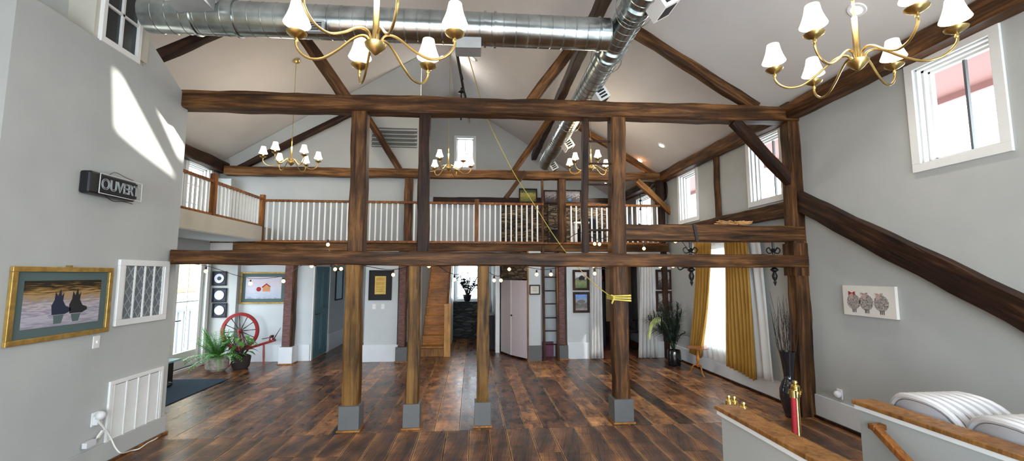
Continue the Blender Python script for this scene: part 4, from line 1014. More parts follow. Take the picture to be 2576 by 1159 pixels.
for k in range(9):
    a = k * 2.4; e = pc + Vector((.13 * math.cos(a) * (1 + k % 3 * .7), .08 * math.sin(a), .50 + .07 * (k % 5)))
    mb.tube(smooth([pc + Vector((0, 0, .12)), pc.lerp(e, .6) + Vector((0, 0, .05)), e], 3), .014, 5)
    for j in range(9):
        q = pc.lerp(e, .55 + .05 * j); b = R.uniform(0, 6); blade(mb2, q + Vector((0, 0, .03)), (math.cos(b), math.sin(b) * .5, R.uniform(-.2, .5)), .17, .075, .3, n=3)
mb.obj('stem', M['twig'], t); mb2.obj('leaves', M['leaf_d'], t)
# bifold closet doors and stone above, white trim post, dark cabinet
a_, b2 = Vector((.70, 10.87, 0)), Vector((1.215, 9.86, 0)); d = (b2 - a_); Lc = d.length; d.normalize(); nrm = Vector((-d.y, d.x, 0)) * -1
t = thing('bifold_door', 'pale pink bifold closet door of two leaves beside the stone', 'door', a_)
for k in range(2):
    p = a_ + d * (Lc * (k / 2) + .01); q = a_ + d * (Lc * ((k + 1) / 2) - .01)
    if k == 0: q = q + nrm * -.06 * -1
    else: p = p + nrm * .06
    m_ = (p + q) / 2; dd = (q - p) / 2
    mb = MB(a_); mb.obox(m_ + Vector((0, 0, .90)), dd, nrm * .016, Vector((0, 0, .86))); lf = mb.obj('door_leaf', M['pink_door'], t, bevel=.003)
    mb = MB(a_)
    for zc_, hz in ((.5, .36), (1.3, .36)):
        mb.obox(m_ + Vector((0, 0, zc_)) - nrm * .0 + Vector((nrm.x, nrm.y, 0)) * -.018, dd * .7, nrm * .003, Vector((0, 0, hz)))
    mb.obj('door_panel', M['pink_door'], lf)
    mb = MB(a_); e_ = q if k == 0 else p; mb.obox(e_ + Vector((0, 0, .90)), dd.normalized() * .008, nrm * .022, Vector((0, 0, .86))); mb.obj('meeting_edge', M['white'], lf)
    if k == 1: mb = MB(a_); mb.ball(p + dd * .15 + Vector((0, 0, .95)) - nrm * .04, .022, n=8); mb.ball(p + dd * .15 + Vector((0, 0, .95)) + nrm * .04, .022, n=8); mb.obj('knob', M['black'], lf)
mb = MB(a_); mb.prism([a_ + Vector((0, 0, 1.80)), b2 + Vector((0, 0, 1.80)), b2 + Vector((0, 0, 2.42)), a_ + Vector((0, 0, 2.42))], (.05, .08, 0))
struct('wall_stone_header', mb, M['stone'])
mb = MB(); mb.box((1.215, 9.80, 0), (1.245, 9.99, 2.42)); struct('trim_5', mb, M['oak'])
mb = MB(); mb.box((.56, 10.88, 0), (.66, 11.0, 2.42)); struct('trim_6', mb, M['trim'])
t = thing('dark_cabinet', 'low black cabinet seen at the right side of the passage', 'cabinet', (.42, 11.6, 0))
mb = MB(t.location); mb.box((.30, 11.3, 0), (.555, 11.9, .86)); mb.obj('body', M['dark_cloth'], t, bevel=.005); mb = MB(t.location); mb.box((.28, 11.28, .86), (.555, 11.92, .89)); mb.obj('top', M['black'], t)

# ------------------------------------------------------------------ curtains
def curtain(name, label, top, bot, X, pleats, m, depth=.045, n=None, axis='X', group=None, midk=None):
    """top/bot: ((u0, z), (u1, z)); u is Y for a curtain along the right wall, X along the back wall"""
    n = n or pleats * 8; rows = 14; vs = []
    for j in range(rows + 1):
        f = j / rows
        for i in range(n + 1):
            g = i / n
            u = (top[0][0] * (1 - g) + top[1][0] * g) * (1 - f) + (bot[0][0] * (1 - g) + bot[1][0] * g) * f
            if midk: u += midk * math.sin(PI * f)
            z = (top[0][1] * (1 - g) + top[1][1] * g) * (1 - f) + (bot[0][1] * (1 - g) + bot[1][1] * g) * f
            w_ = depth * (.55 + .45 * f) * math.sin(2 * PI * pleats * g + .8 * math.sin(3 * g + f * 1.3)) + .012 * math.sin(7 * g + 4 * f)
            vs.append((X + w_, u, z) if axis == 'X' else (u, X + w_, z))
    fs = [(j * (n + 1) + i, j * (n + 1) + i + 1, (j + 1) * (n + 1) + i + 1, (j + 1) * (n + 1) + i) for j in range(rows) for i in range(n)]
    o0 = ((X, (top[0][0] + top[1][0]) / 2, bot[0][1]) if axis == 'X' else ((top[0][0] + top[1][0]) / 2, X, bot[0][1]))
    mb = MB(o0); mb.add(vs, fs, 0, True); o = mb.obj(name, M[m])
    sol = o.modifiers.new('s', 'SOLIDIFY'); sol.thickness = .004
    return tag(o, label, 'curtain', group)
XC = XR - .15
curtain('gold_curtain', 'wide mustard-gold curtain right of the tall window', ((7.45, 2.58), (6.80, 2.58)), ((7.52, .31), (6.72, .23)), XC, 8, 'gold_cloth', .05)
curtain('gold_curtain', 'narrow mustard-gold curtain swept aside at the left of the tall window', ((at(1746, 620, X=XC).y, 2.58), (at(1789, 620, X=XC).y, 2.58)), ((at(1737, 890, X=XC).y, .30), (at(1764, 890, X=XC).y, .26)), XC, 6, 'gold_cloth', .04, midk=-.08)
curtain('sheer_curtain', 'white sheer curtain hanging over the tall window between gold curtains', ((8.75, 2.55), (6.6, 2.55)), ((8.7, .30), (6.4, .28)), XC + .08, 13, 'sheer', .025)
t = thing('curtain_rod', 'dark curtain rod above the tall window', 'rod', (XC, 7.5, 2.60))
mb = MB(t.location); mb.tube([(XC, 6.3, 2.6), (XC, 8.8, 2.6)], .014, 8); mb.obj('pole', M['black'], t)
for y in (6.5, 8.7): mb = MB(t.location); mb.tube([(XC, y, 2.6), (XR, y, 2.6)], .01, 6); mb.obj('bracket', M['black'], t)
curtain('linen_curtain', 'off-white curtain at the left side of the dark doorway', ((at(1487, 680, Y=9.86).x, 2.36), (at(1514, 680, Y=9.86).x, 2.36)), ((at(1484, 900, Y=9.86).x, .02), (at(1517, 900, Y=9.86).x, .02)), 9.86, 4, 'linen', .03, axis='Y')
curtain('linen_curtain', 'off-white curtain at the right side of the dark doorway, half behind the palm', ((at(1615, 680, Y=9.84).x, 2.36), (at(1646, 680, Y=9.84).x, 2.36)), ((at(1607, 900, Y=9.84).x, .02), (at(1655, 900, Y=9.84).x, .02)), 9.84, 5, 'linen', .03, axis='Y')

# room beyond the dark doorway
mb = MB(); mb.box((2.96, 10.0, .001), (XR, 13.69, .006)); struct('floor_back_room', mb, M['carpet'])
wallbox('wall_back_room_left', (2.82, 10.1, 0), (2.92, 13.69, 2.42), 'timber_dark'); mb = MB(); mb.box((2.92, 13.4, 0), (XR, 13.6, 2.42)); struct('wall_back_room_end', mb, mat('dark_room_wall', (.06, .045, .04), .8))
t = thing('tan_board', 'tall tan board standing in the dark doorway room', 'board', (3.98, 12.0, 0)); mb = MB(t.location); mb.box((3.68, 12.0, .6), (4.42, 12.05, 2.3)); mb.obj('panel', M['tan'], t, bevel=.004)
mb = MB(t.location); mb.box((3.74, 12.0, 0), (3.79, 12.05, .6)); mb.box((4.3, 12.0, 0), (4.35, 12.05, .6)); mb.obj('leg', M['timber_dark'], t)
t = thing('red_shelf', 'dark shelf with red top item in the doorway room', 'shelf', (3.2, 11.5, 0))
mb = MB(t.location); mb.box((3.0, 11.5, 0), (3.5, 11.8, 1.72)); mb.obj('body', M['dark_cloth'], t, bevel=.01); mb = MB(t.location); mb.box((3.05, 11.46, 1.74), (3.46, 11.75, 1.86)); mb.obj('red_box', M['red'], t, bevel=.02)
t = thing('office_chair', 'black swivel chair with silver arms in the dark doorway room', 'chair', (3.86, 10.9, 0))
mb = MB(t.location); mb.box((3.64, 10.7, .45), (4.10, 11.12, .53)); mb.obj('seat', M['dark_cloth'], t, bevel=.03)
mb = MB(t.location); mb.box((3.66, 11.08, .58), (4.08, 11.16, 1.22)); mb.obj('backrest', M['dark_cloth'], t, bevel=.03)
mb = MB(t.location); mb.tube([(3.87, 10.9, .1), (3.87, 10.9, .46)], .03, 8); mb.obj('column', M['black'], t)
for k in range(5): a = k * 2 * PI / 5; mb = MB(t.location); mb.tube([(3.87, 10.9, .11), (3.87 + .26 * math.cos(a), 10.9 + .26 * math.sin(a), .06)], .018, 6); mb.ball((3.87 + .26 * math.cos(a), 10.9 + .26 * math.sin(a), .03), .028, n=8); mb.obj('leg', M['black'], t)
for x in (3.62, 4.12): mb = MB(t.location); mb.bar((x, 10.68, .76), (x, 11.12, .72), .05, .03); mb.bar((x, 10.9, .48), (x, 10.9, .74), .03, .03); mb.obj('armrest', M['steel'], t)

# ------------------------------------------------------------------ string lights
runs = [[(430, 655, 5.58), (518, 668, 7.0), (545, 676, 7.6), (630, 700, 9.0), (713, 694, 9.6), (750, 672, 8.8), (784, 655, 7.5), (825, 628, 6.6), (843, 664, 5.95), (858, 662, 5.9), (915, 668, 5.92), (989, 678, 6.6), (1079, 660, 6.4), (1143, 690, 7.0), (1215, 680, 7.4), (1243, 692, 7.2), (1260, 692, 7.1), (1281, 664, 6.9), (1350, 676, 7.2), (1386, 676, 7.0), (1440, 664, 6.6), (1493, 655, 5.95), (1496, 674, 6.1), (1560, 676, 6.0)],
        [(1400, 625, 6.2), (1430, 600, 6.1), (1460, 585, 6.0), (1496, 600, 6.0), (1508, 601, 6.0), (1560, 590, 6.0), (1620, 611, 6.1), (1665, 612, 6.0), (1699, 594, 5.95), (1735, 632, 5.95)],
        [(1595, 665, 5.95), (1661, 656, 5.95), (1693, 656, 5.95), (1740, 668, 5.95)]]
bulbs = {(518, 682): 7.0, (630, 713): 9.0, (713, 707): 9.6, (784, 669): 7.5, (825, 615): 6.6, (843, 677): 5.95, (858, 676): 5.9, (989, 691): 6.6, (1079, 669): 6.4, (1143, 703): 7.0, (1243, 705): 7.2, (1260, 705): 7.1, (1281, 677): 6.9,
         (1350, 690): 7.2, (1386, 690): 7.0, (1493, 669): 5.95, (1496, 688): 6.1, (1496, 613): 6.0, (1508, 614): 6.0, (1620, 625): 6.1, (1699, 607): 5.95, (1661, 670): 5.95, (1693, 669): 5.95}
t = thing('string_lights', 'string of glowing globe bulbs draped behind the door-height beam', 'string lights', (0, 5.9, 2.0))
for r_ in runs:
    mb = MB(t.location); mb.tube(smooth([at(x, y, Y=d) for x, y, d in r_], 4), .005, 5); mb.obj('wire', M['black'], t)
for (x, y), d in bulbs.items():
    c = at(x, y, Y=d); s_ = d / 6 * .9
    mb = MB(t.location); mb.lathe([(.004, .075), (.014, .07), (.014, .03)], c, 8); sk = mb.obj('socket', M['black'], t)
    mb = MB(t.location); mb.ball(c, .026 * s_, n=10); mb.obj('bulb', M['bulb'], sk)

# yellow rope: from the duct box down to the post, wound around it
t = thing('rope', 'thin yellow rope from the duct down to a knot around the right post', 'rope', (1.95, N0, 1.6))
rp = [at(1172, 118, Y=4.7), at(1200, 215, Y=5.9), at(1226, 300, Y=7.2), at(1290, 430, Y=7.6), at(1340, 508, Y=7.3), at(1400, 602, Y=6.9), at(1470, 690, Y=6.2), at(1540, 748, Y=5.75), (1.83, N0 - .02, 1.62)]
mb = MB(t.location); mb.tube(smooth(rp, 5), .006, 5); mb.obj('line', M['rope'], t)
for k in range(6):
    mb = MB(t.location); z = 1.565 + k * .011 + .004 * (-1) ** k; h = .122
    P_ = [(1.95 - h, yn - h, z), (1.95 + h, yn - h, z - .02 + .006 * k), (1.95 + h, yn + h, z), (1.95 - h, yn + h, z + .005)]
    mb.tube(P_, .008, 6, close=True); mb.obj('coil', M['rope'], t)
mb = MB(t.location); mb.tube(smooth([(1.83, yn - .125, 1.57), (1.81, yn - .14, 1.52), (1.84, yn - .14, 1.60), (1.80, yn - .14, 1.63)]), .010, 6); mb.obj('knot', M['rope'], t)

# wrought-iron finials hanging under the short beam
def iron(px, dpt, label, side):
    p = at(px, 612, Y=dpt); x = p.x; y = dpt; zt = 2.36
    t = thing('iron_hanger', label, 'hook', (x, y, zt), 0, 'wrought-iron hangers under the short beam')
    mb = MB(t.location); mb.tube([(x, y, zt), (x, y, 2.0)], .016, 8); mb.lathe([(.018, 2.26), (.045, 2.24), (.018, 2.2)], (x, y, 0), 10); mb.obj('stem', M['black'], t)
    mb = MB(t.location); mb.lathe([(.012, 2.0), (.05, 1.97), (.052, 1.955), (.02, 1.93), (.038, 1.88), (.03, 1.84), (.012, 1.81), (.022, 1.79), (.001, 1.735)], (x, y, 0), 12); mb.obj('finial', M['black'], t)
    for s_ in (-1, 1):
        mb = MB(t.location); mb.tube(smooth([(x, y, 2.21), (x + s_ * .07, y, 2.19), (x + s_ * .10, y, 2.24), (x + s_ * .06, y, 2.27), (x + s_ * .045, y, 2.24)]), .009, 6); mb.obj('scroll', M['black'], t)
    if side:
        mb = MB(t.location); mb.tube(smooth([(x, y, 1.97), (x - .09, y, 1.99), (x - .16, y, 1.96), (x - .19, y, 2.01), (x - .14, y, 2.03), (x - .12, y, 1.99)]), .010, 6); mb.obj('scroll', M['black'], t)
iron(1944, yn + .0, 'black wrought-iron hanger with pointed finial near the right corner post', False)
iron(1736, yn + .0, 'black wrought-iron hanger with side scroll left of the gold curtains', True)
# dried garland on the short beam
c = at(1845, 558, Y=yn); t = thing('dried_garland', 'dried golden wheat bundle lying on top of the short beam', 'garland', (c.x, yn, 2.575))
mb = MB(t.location)
for k in range(120):
    p = Vector((c.x + R.gauss(0, .06), yn + R.gauss(0, .03), 2.585 + abs(R.gauss(0, .015)))); s_ = R.choice((-1, 1)); mb.tube([p, p + Vector((s_ * R.uniform(.08, .2), R.uniform(-.04, .04), R.uniform(-.0, .04)))], [.003, .006], 4)
mb.obj('stalks', mat('dried_wheat', (.42, .22, .08), .9, var=.3), t)
mb = MB(t.location); mb.tube([(c.x + .05, yn + .045 * math.cos(a * PI / 6), 2.60 + .03 * math.sin(a * PI / 6)) for a in range(12)], .008, 6, close=True); mb.obj('ribbon', M['red'], t)
# dark strap around the short beam
c = at(1750, 585, Y=N0); t = thing('beam_strap', 'dark strap slanting around the short beam', 'strap', (c.x, N0, 2.46))
mb = MB(t.location); mb.obox((c.x, N0 - .004, 2.46), (.018, 0, 0), (0, .006, 0), (-.02, 0, .12)); mb.obj('band', M['ink'], t)

# ------------------------------------------------------------------ stairwell half walls and handrail
mb = MB(); mb.box((1.79, -3, -2.4), (1.90, 3.12, .925)); struct('wall_stairwell_left', mb, M['wall'])
mb = MB(); mb.box((2.90, -3, -2.4), (3.02, 3.16, .925)); struct('wall_stairwell_right', mb, M['wall'])
mb = MB(); mb.box((1.765, -3, .895), (1.79, 3.135, .925)); mb.box((1.79, 3.12, .895), (1.90, 3.135, .925)); struct('trim_7', mb, M['white'])
mb = MB(); mb.box((2.875, -3, .895), (2.90, 3.175, .925)); struct('trim_8', mb, M['white'])
for x0, x1, y1, lab in ((1.755, 1.925, 3.15, 'oak cap board on the left stairwell half wall in the foreground'), (2.865, 3.05, 3.19, 'oak cap board on the right stairwell half wall before the white chairs')):
    mb = MB(((x0 + x1) / 2, 1, .925)); mb.box((x0, -2.9, .925), (x1, y1, .955)); tag(mb.obj('cap_board', M['oak'], bevel=.006), lab, 'cap board')
t = thing('handrail', 'sloping oak handrail on the right stairwell half wall', 'handrail', (2.83, 2.9, .83))
sl = (.849 - .60) / (2.976 - 2.6)
mb = MB(t.location); mb.bar((2.83, 2.98, .84), (2.83, 0.6, .84 - 2.38 * .66), .055, .045); mb.obj('rail', M['oak_rail'], t, bevel=.008)
mb = MB(t.location); mb.box((2.80, 2.94, .81), (2.90, 2.995, .85)); mb.obj('return_end', M['oak_rail'], t, bevel=.008)
for y in (2.6, 1.4): mb = MB(t.location); z = .84 - (2.98 - y) * .66; mb.tube([(2.83, y, z - .02), (2.84, y, z - .06), (2.90, y, z - .06)], .008, 6); mb.obj('bracket', M['brass'], t)
t = thing('stair_flight', 'stair flight descending in the stairwell between the half walls', 'stairs', (2.4, 3.1, 0))
for k in range(12):
    mb = MB(t.location); mb.box((1.902, 3.10 - (k + 1) * .27, -.2 * (k + 1) - .03), (2.898, 3.12 - k * .27, -.2 * (k + 1))); mb.obj('tread', M['oak'], t)
    mb = MB(t.location); mb.box((1.902, 3.10 - k * .27, -.2 * (k + 1)), (2.898, 3.12 - k * .27, -.2 * k - .03)); mb.obj('riser', M['white'], t)

# ------------------------------------------------------------------ stacked white chairs
def make_chair():
    t = thing('stacking_chair', 'x', 'chair')
    # local frame: the back panel faces -x, seat extends towards +x; width along y
    W, zt, zb = .25, 1.04, .50
    def outline(u, inset=0):
        a = PI * u; return ((W - inset) * math.cos(a) if abs(math.cos(a)) ** 1 else 0, (zt - .26) + (.26 - inset) * math.sin(a))
    prof = [(W * .93, zb)] + [(W * math.copysign(abs(math.cos(PI * i / 16)) ** .8, math.cos(PI * i / 16)), zt - .24 + .24 * math.sin(PI * i / 16) ** .9) for i in range(17)] + [(-W * .93, zb)]
    def lean(y, z, o=0): return Vector((o + (z - zb) * -.05 - .05 * (1 - (y / W) ** 2) * 0 + .055 * (y / W) ** 2, y, z))
    mb = MB(); n = len(prof); vs = []
    vs += [lean(y * .90, zb + (z - zb) * .955, .012) for y, z in prof]; vs += [lean(y * .90, zb + (z - zb) * .955, .024) for y, z in prof]
    fs = [tuple(range(n)), tuple(range(2 * n - 1, n - 1, -1))] + [(i, (i + 1) % n, (i + 1) % n + n, i + n) for i in range(n)]
    # split faces into a fan about the middle so the panel can curve
    c0, c1 = len(vs), len(vs) + 1; vs += [lean(0, .78, .012), lean(0, .78, .024)]
    fs = [(i, (i + 1) % n, c0) for i in range(n)] + [((i + 1) % n + n, i + n, c1) for i in range(n)] + fs[2:]
    mb.add(vs, fs, 0, True); mb.obj('back_panel', M['plastic_in'], t)
    mb = MB(); mb.tube([lean(y, z, .018) + Vector((.006, 0, 0)) for y, z in prof], .023, 8); mb.obj('back_rim', M['plastic'], t)
    mb = MB(); mb.box((.030, -.20, .16), (.050, .20, .60)); mb.obj('seat', M['plastic'], t, bevel=.006)
    for y in (-.225, .225):
        mb = MB(); mb.tube([(.045, y * .9, .62), (.05, y, 0)], .0125, 8); mb.obj('leg', M['plastic'], t)
        mb = MB(); mb.tube([(.022, y * .8, .52), (.018, y * .88, 0)], .0125, 8); mb.obj('leg', M['plastic'], t)
    return t
c0 = make_chair(); first = True
words = ['front', 'second', 'third', 'fourth', 'fifth', 'sixth', 'last']
for sname, x, y, nn in (('left stack', 3.10, 2.90, 7), ('right stack', 3.10, 2.385, 7)):
    for k in range(nn):
        t = c0 if first else copy_tree(c0); first = False
        t.location = (x + k * .068, y - .0 * k, .012 * 0); t['group'] = 'white chairs stacked behind the stairwell wall'
        t['label'] = f'{words[k]} white round-backed chair of the {sname}, behind the oak-capped half wall'

# ------------------------------------------------------------------ brass stanchions, rope and vases
def make_stanchion():
    t = thing('stanchion', 'x', 'stanchion')
    mb = MB(); mb.lathe([(.16, 0), (.16, .012), (.12, .03), (.03, .05), (.024, .06)], n=24); mb.obj('base', M['brass_b'], t)
    mb = MB(); mb.lathe([(.0245, .05), (.0245, .88)], n=16); mb.obj('pole', M['brass_b'], t)
    mb = MB(); mb.lathe([(.026, .86), (.034, .865), (.034, .90), (.03, .91), (.034, .915), (.034, .95), (.026, .96), (.012, .965), (.022, .98), (.018, .995), (.001, 1.0)], n=18); mb.obj('head', M['brass_b'], t)
    for k in range(4):
        a = k * PI / 2; mb = MB(); mb.tube([(.03 * math.cos(a), .03 * math.sin(a), .90), (.055 * math.cos(a), .055 * math.sin(a), .895), (.057 * math.cos(a), .057 * math.sin(a), .925)], .006, 6); mb.obj('hook', M['brass_b'], t)
    return t
s0 = make_stanchion()
for i, ((x, y), lab) in enumerate((((2.75, 3.62), 'brass stanchion with a red velvet rope hooked on it'), ((2.03, 3.42), 'brass stanchion top behind the half wall, leftmost of the cluster'),
                                 ((2.10, 3.46), 'brass stanchion top behind the half wall, middle of the cluster'), ((2.12, 3.37), 'brass stanchion top behind the half wall, rightmost of the cluster'))):
    t = s0 if i == 0 else copy_tree(s0)
    t.location = (x, y, 0); t['label'] = lab; t['group'] = 'brass rope stanchions'
    if i: t.scale = (.8, .8, .97 - .02 * i)
t = thing('velvet_rope', 'red velvet rope hanging down from the brass stanchion', 'rope', (2.72, 3.56, .9))
mb = MB(t.location); mb.tube(smooth([(2.685, 3.565, .885), (2.672, 3.55, .80), (2.66, 3.54, .60), (2.64, 3.54, .35), (2.60, 3.52, .12), (2.56, 3.50, .03)]), .021, 12); mb.obj('velvet', M['velvet'], t)
mb = MB(t.location); mb.lathe([(.01, .935), (.026, .93), (.028, .87), (.02, .865)], (2.687, 3.567, 0), 12); mb.obj('brass_end', M['brass_b'], t)

vx, vy = 4.26, 5.72
t = thing('floor_vase', 'tall glossy black floor vase beside the right corner post', 'vase', (vx, vy, 0))
mb = MB((vx, vy, 0)); mb.lathe([(.06, 0), (.07, .01), (.095, .12), (.122, .26), (.12, .36), (.085, .46), (.06, .50), (.062, .56), (.08, .72), (.098, .86), (.092, .86), (.07, .70), (.05, .55)], (vx, vy, 0), 28)
mb.obj('body', M['vase'], t)
t = thing('branches', 'bare dark branches standing in the tall black floor vase', 'branches', (vx, vy, .5))
for k in range(17):
    a = k * 2.4; sp = R.uniform(.05, .30); h = R.uniform(1.25, 1.82); mb = MB((vx, vy, .5))
    e = Vector((vx + sp * math.cos(a) * .85 - .06, vy + sp * math.sin(a) * .7 - .03, h)); b_ = Vector((vx + .03 * math.cos(a), vy + .03 * math.sin(a), .55))
    mid = b_.lerp(e, .5) + Vector((R.uniform(-.03, .03), R.uniform(-.03, .03), 0)); P_ = smooth([b_, mid, e], 4)
    mb.tube(P_, [.006 - .0045 * i / (len(P_) - 1) for i in range(len(P_))], 5)
    for j in range(3):
        q = P_[3 + j]; mb.tube([q, q + Vector((R.uniform(-.06, .06), R.uniform(-.05, .05), R.uniform(.14, .3)))], [.003, .0012], 4)
    mb.obj('branch', M['twig'], t)

# palm in the black vase by the far right corner
px_, py_ = 4.25, 9.12
t = thing('floor_vase', 'short black floor vase holding dark palm fronds in the far right corner', 'vase', (px_, py_, 0))
mb = MB((px_, py_, 0)); mb.lathe([(.12, 0), (.13, .02), (.14, .15), (.135, .28), (.125, .31), (.115, .30), (.11, .2)], (px_, py_, 0), 24); mb.obj('body', M['vase'], t)
t = thing('palm_fronds', 'large dark green palm fronds with a pale drooping leaf', 'plant', (px_, py_, .3))
for k in range(30):
    a = k * 2.39996; sp = R.uniform(.15, .52); h = R.uniform(.75, 1.32) - sp * .25; mb = MB((px_, py_, .3)); ys = R.uniform(.3, .6)
    e = Vector((min(px_ + sp * math.cos(a) - .12, 4.36), py_ + sp * math.sin(a) * ys - .05, h)); b_ = Vector((px_, py_, .28)); P_ = smooth([b_, b_.lerp(e, .5) + Vector((0, 0, .10)), e], 6)
    mb.tube(P_, .005, 5)
    for i in range(3, len(P_)):
        for s_ in (-1, 1, -.4, .5):
            d = (P_[i] - P_[i - 1]).normalized(); sd_ = d.cross(Vector((0, 1, 0))).normalized() * s_
            dd = (d * .9 + sd_ * .8 + Vector((0, R.uniform(-.4, .3), 0)))
            q = P_[i] + dd.normalized() * .2
            if q.x < 4.5: blade(mb, P_[i], dd, R.uniform(.12, .24), .008, .35, n=3)
    mb.obj('frond', M['leaf_d'], t)
mb = MB((px_, py_, .3)); e = Vector((3.78, 8.95, .88)); b_ = Vector((px_, py_, .28)); P_ = smooth([b_, (4.08, 9.05, .80), (3.88, 8.98, 1.0), (3.70, 8.93, .92), (3.62, 8.9, .72)], 5); mb.tube(P_, .006, 5)
for i in range(9, len(P_)):
    for s_ in (-1, 1): d = (P_[i] - P_[i - 1]).normalized(); blade(mb, P_[i], d * .5 + Vector((.2 * s_, -.2, -.6)), .16, .011, .2, n=3)
mb.obj('pale_frond', M['leaf_y'], t)

# small pedestal table by the window
tx, ty = 4.26, 8.15
t = thing('pedestal_table', 'small round tripod table in front of the sheer curtain', 'table', (tx, ty, 0))
mb = MB((tx, ty, 0)); mb.lathe([(.16, .50), (.20, .505), (.20, .52), (.16, .523)], (tx, ty, 0), 24); mb.obj('table_top', mat('polished_mahogany', (.16, .05, .03), .15, col2=(.3, .12, .06)), t)
mb = MB((tx, ty, 0)); mb.lathe([(.03, .50), (.018, .46), (.022, .36), (.035, .28), (.02, .24), (.03, .18), (.01, .15)], (tx, ty, 0), 14); mb.obj('pedestal', M['red'] if False else M['stair'], t)
for k in range(3):
    a = k * 2 * PI / 3 + .6; cx, sx_ = math.cos(a), math.sin(a); mb = MB((tx, ty, 0)); mb.tube(smooth([(tx + .02 * cx, ty + .02 * sx_, .20), (tx + .09 * cx, ty + .09 * sx_, .17), (tx + .13 * cx, ty + .13 * sx_, .07), (tx + .20 * cx, ty + .20 * sx_, .012)]), .013, 8); mb.obj('leg', M['stair'], t)

# ------------------------------------------------------------------ entry corner
mb = MB((-4.9, 7.6, 0)); mb.box((-5.55, 6.2, .001), (-4.42, 8.62, .012)); tag(mb.obj('entrance_mat', M['matblue']), 'dark blue entrance mat on the floor by the glass door', 'mat')
t = thing('boot_scraper', 'small black iron boot scraper standing on the blue mat', 'boot scraper', (-5.08, 8.02, .012))
mb = MB(t.location); mb.ball((-5.08, 8.02, .06), .05, n=12, sc=(1.3, 1.8, .9)); mb.tube(smooth([(-5.2, 7.98, .02), (-5.22, 7.95, .10), (-5.12, 8.0, .12)]), .012, 6); mb.obj('body', M['black'], t)
t = thing('plant_stand', 'dark stand with pale blue top, half hidden by the left wall end', 'plant stand', (-5.30, 8.25, .012))
mb = MB(t.location); mb.box((-5.52, 8.08, .39), (-5.13, 8.42, .42)); mb.obj('top', mat('pale_blue_board', (.25, .5, .58), .5), t, bevel=.004)
mb = MB(t.location); mb.box((-5.42, 8.16, .013), (-5.20, 8.34, .39)); mb.obj('body', M['black'], t, bevel=.01)
t = thing('potted_plant', 'thin potted plant with sparse leaves on the pale blue stand', 'plant', (-5.34, 8.25, .42))
mb = MB(t.location); mb.lathe([(.04, 0), (.055, .09), (.05, .085)], t.location, 12); mb.obj('pot', M['vase'], t)
P_ = smooth([(-5.34, 8.25, .48), (-5.33, 8.27, .70), (-5.36, 8.27, .92), (-5.34, 8.27, 1.06)]); mb = MB(t.location); mb.tube(P_, .006, 5); mb.obj('stem', M['twig'], t)
mb = MB(t.location)
for i in range(4, len(P_)):
    for s_ in (-1, 1, 1): blade(mb, P_[i], (s_ * .6, R.uniform(-.6, .6), R.uniform(-.3, .4)), .09, .025, .4, n=3)
mb.obj('leaves', M['leaf'], t)

fx, fy = -5.03, 9.35
t = thing('stone_planter', 'rough mottled stone planter on the floor below the fern', 'planter', (fx, fy, 0))
mb = MB((fx, fy, 0)); mb.lathe([(.13, 0), (.19, .06), (.20, .20), (.17, .27), (.15, .27), (.14, .2)], (fx, fy, 0), 22, sx=1.05); mb.obj('body', M['stone_pot'], t)
t = thing('fern', 'lush green fern spilling from the stone planter beside the spinning wheel', 'plant', (fx, fy, .25))
for k in range(60):
    a = k * 2.39996; L_ = R.uniform(.42, .74); up_ = R.uniform(.2, 3.2); mb = MB((fx, fy, .25))
    d = Vector((math.cos(a), math.sin(a) * .75, up_)).normalized(); b_ = Vector((fx, fy, .24)); dr = .9 if up_ < .8 else .25
    P_ = [b_ + d * L_ * u / 7 * 1.1 + Vector((0, 0, -dr * (u / 7) ** 2 * L_ * .7)) for u in range(8)]
    P_ = [Vector((max(p.x, XL + .12), min(p.y, 9.8), max(p.z, .03))) for p in P_]
    mb.tube(P_, .003, 4)
    for i in range(2, 8):
        dd = (P_[i] - P_[i - 1]).normalized(); sd_ = dd.cross(Vector((0, 0, 1))).normalized()
        for s_ in (-1, 1): 
            for q in (0, .5): blade(mb, P_[i] - (P_[i] - P_[i - 1]) * q, sd_ * s_ + dd * .6 + Vector((0, 0, .1)), .10 * (1.2 - i / 9), .014, .35, n=2)
    mb.obj('frond', M['leaf'], t)
fx2, fy2 = -4.68, 9.55
t = thing('potted_plant', 'broad-leaved dark green plant in dark pot between fern and spinning wheel', 'plant', (fx2, fy2, 0))
mb = MB((fx2, fy2, 0)); mb.lathe([(.12, 0), (.16, .05), (.18, .24), (.15, .26), (.14, .2)], (fx2, fy2, 0), 18); mb.obj('pot', M['twig'], t)
mb = MB((fx2, fy2, 0)); mb2 = MB((fx2, fy2, 0))
for k in range(34):
    a = k * 2.4; r_ = R.uniform(.08, .30); e = Vector((fx2 - .05 + r_ * math.cos(a), fy2 - .02 + r_ * math.sin(a) * .6, R.uniform(.32, .66))); mb.tube([(fx2, fy2, .24), e], .004, 4)
    blade(mb2, e, (math.cos(a), math.sin(a), .1), .17, .045, .5, n=4)
mb.obj('stem', M['twig'], t); mb2.obj('leaves', M['leaf'], t)

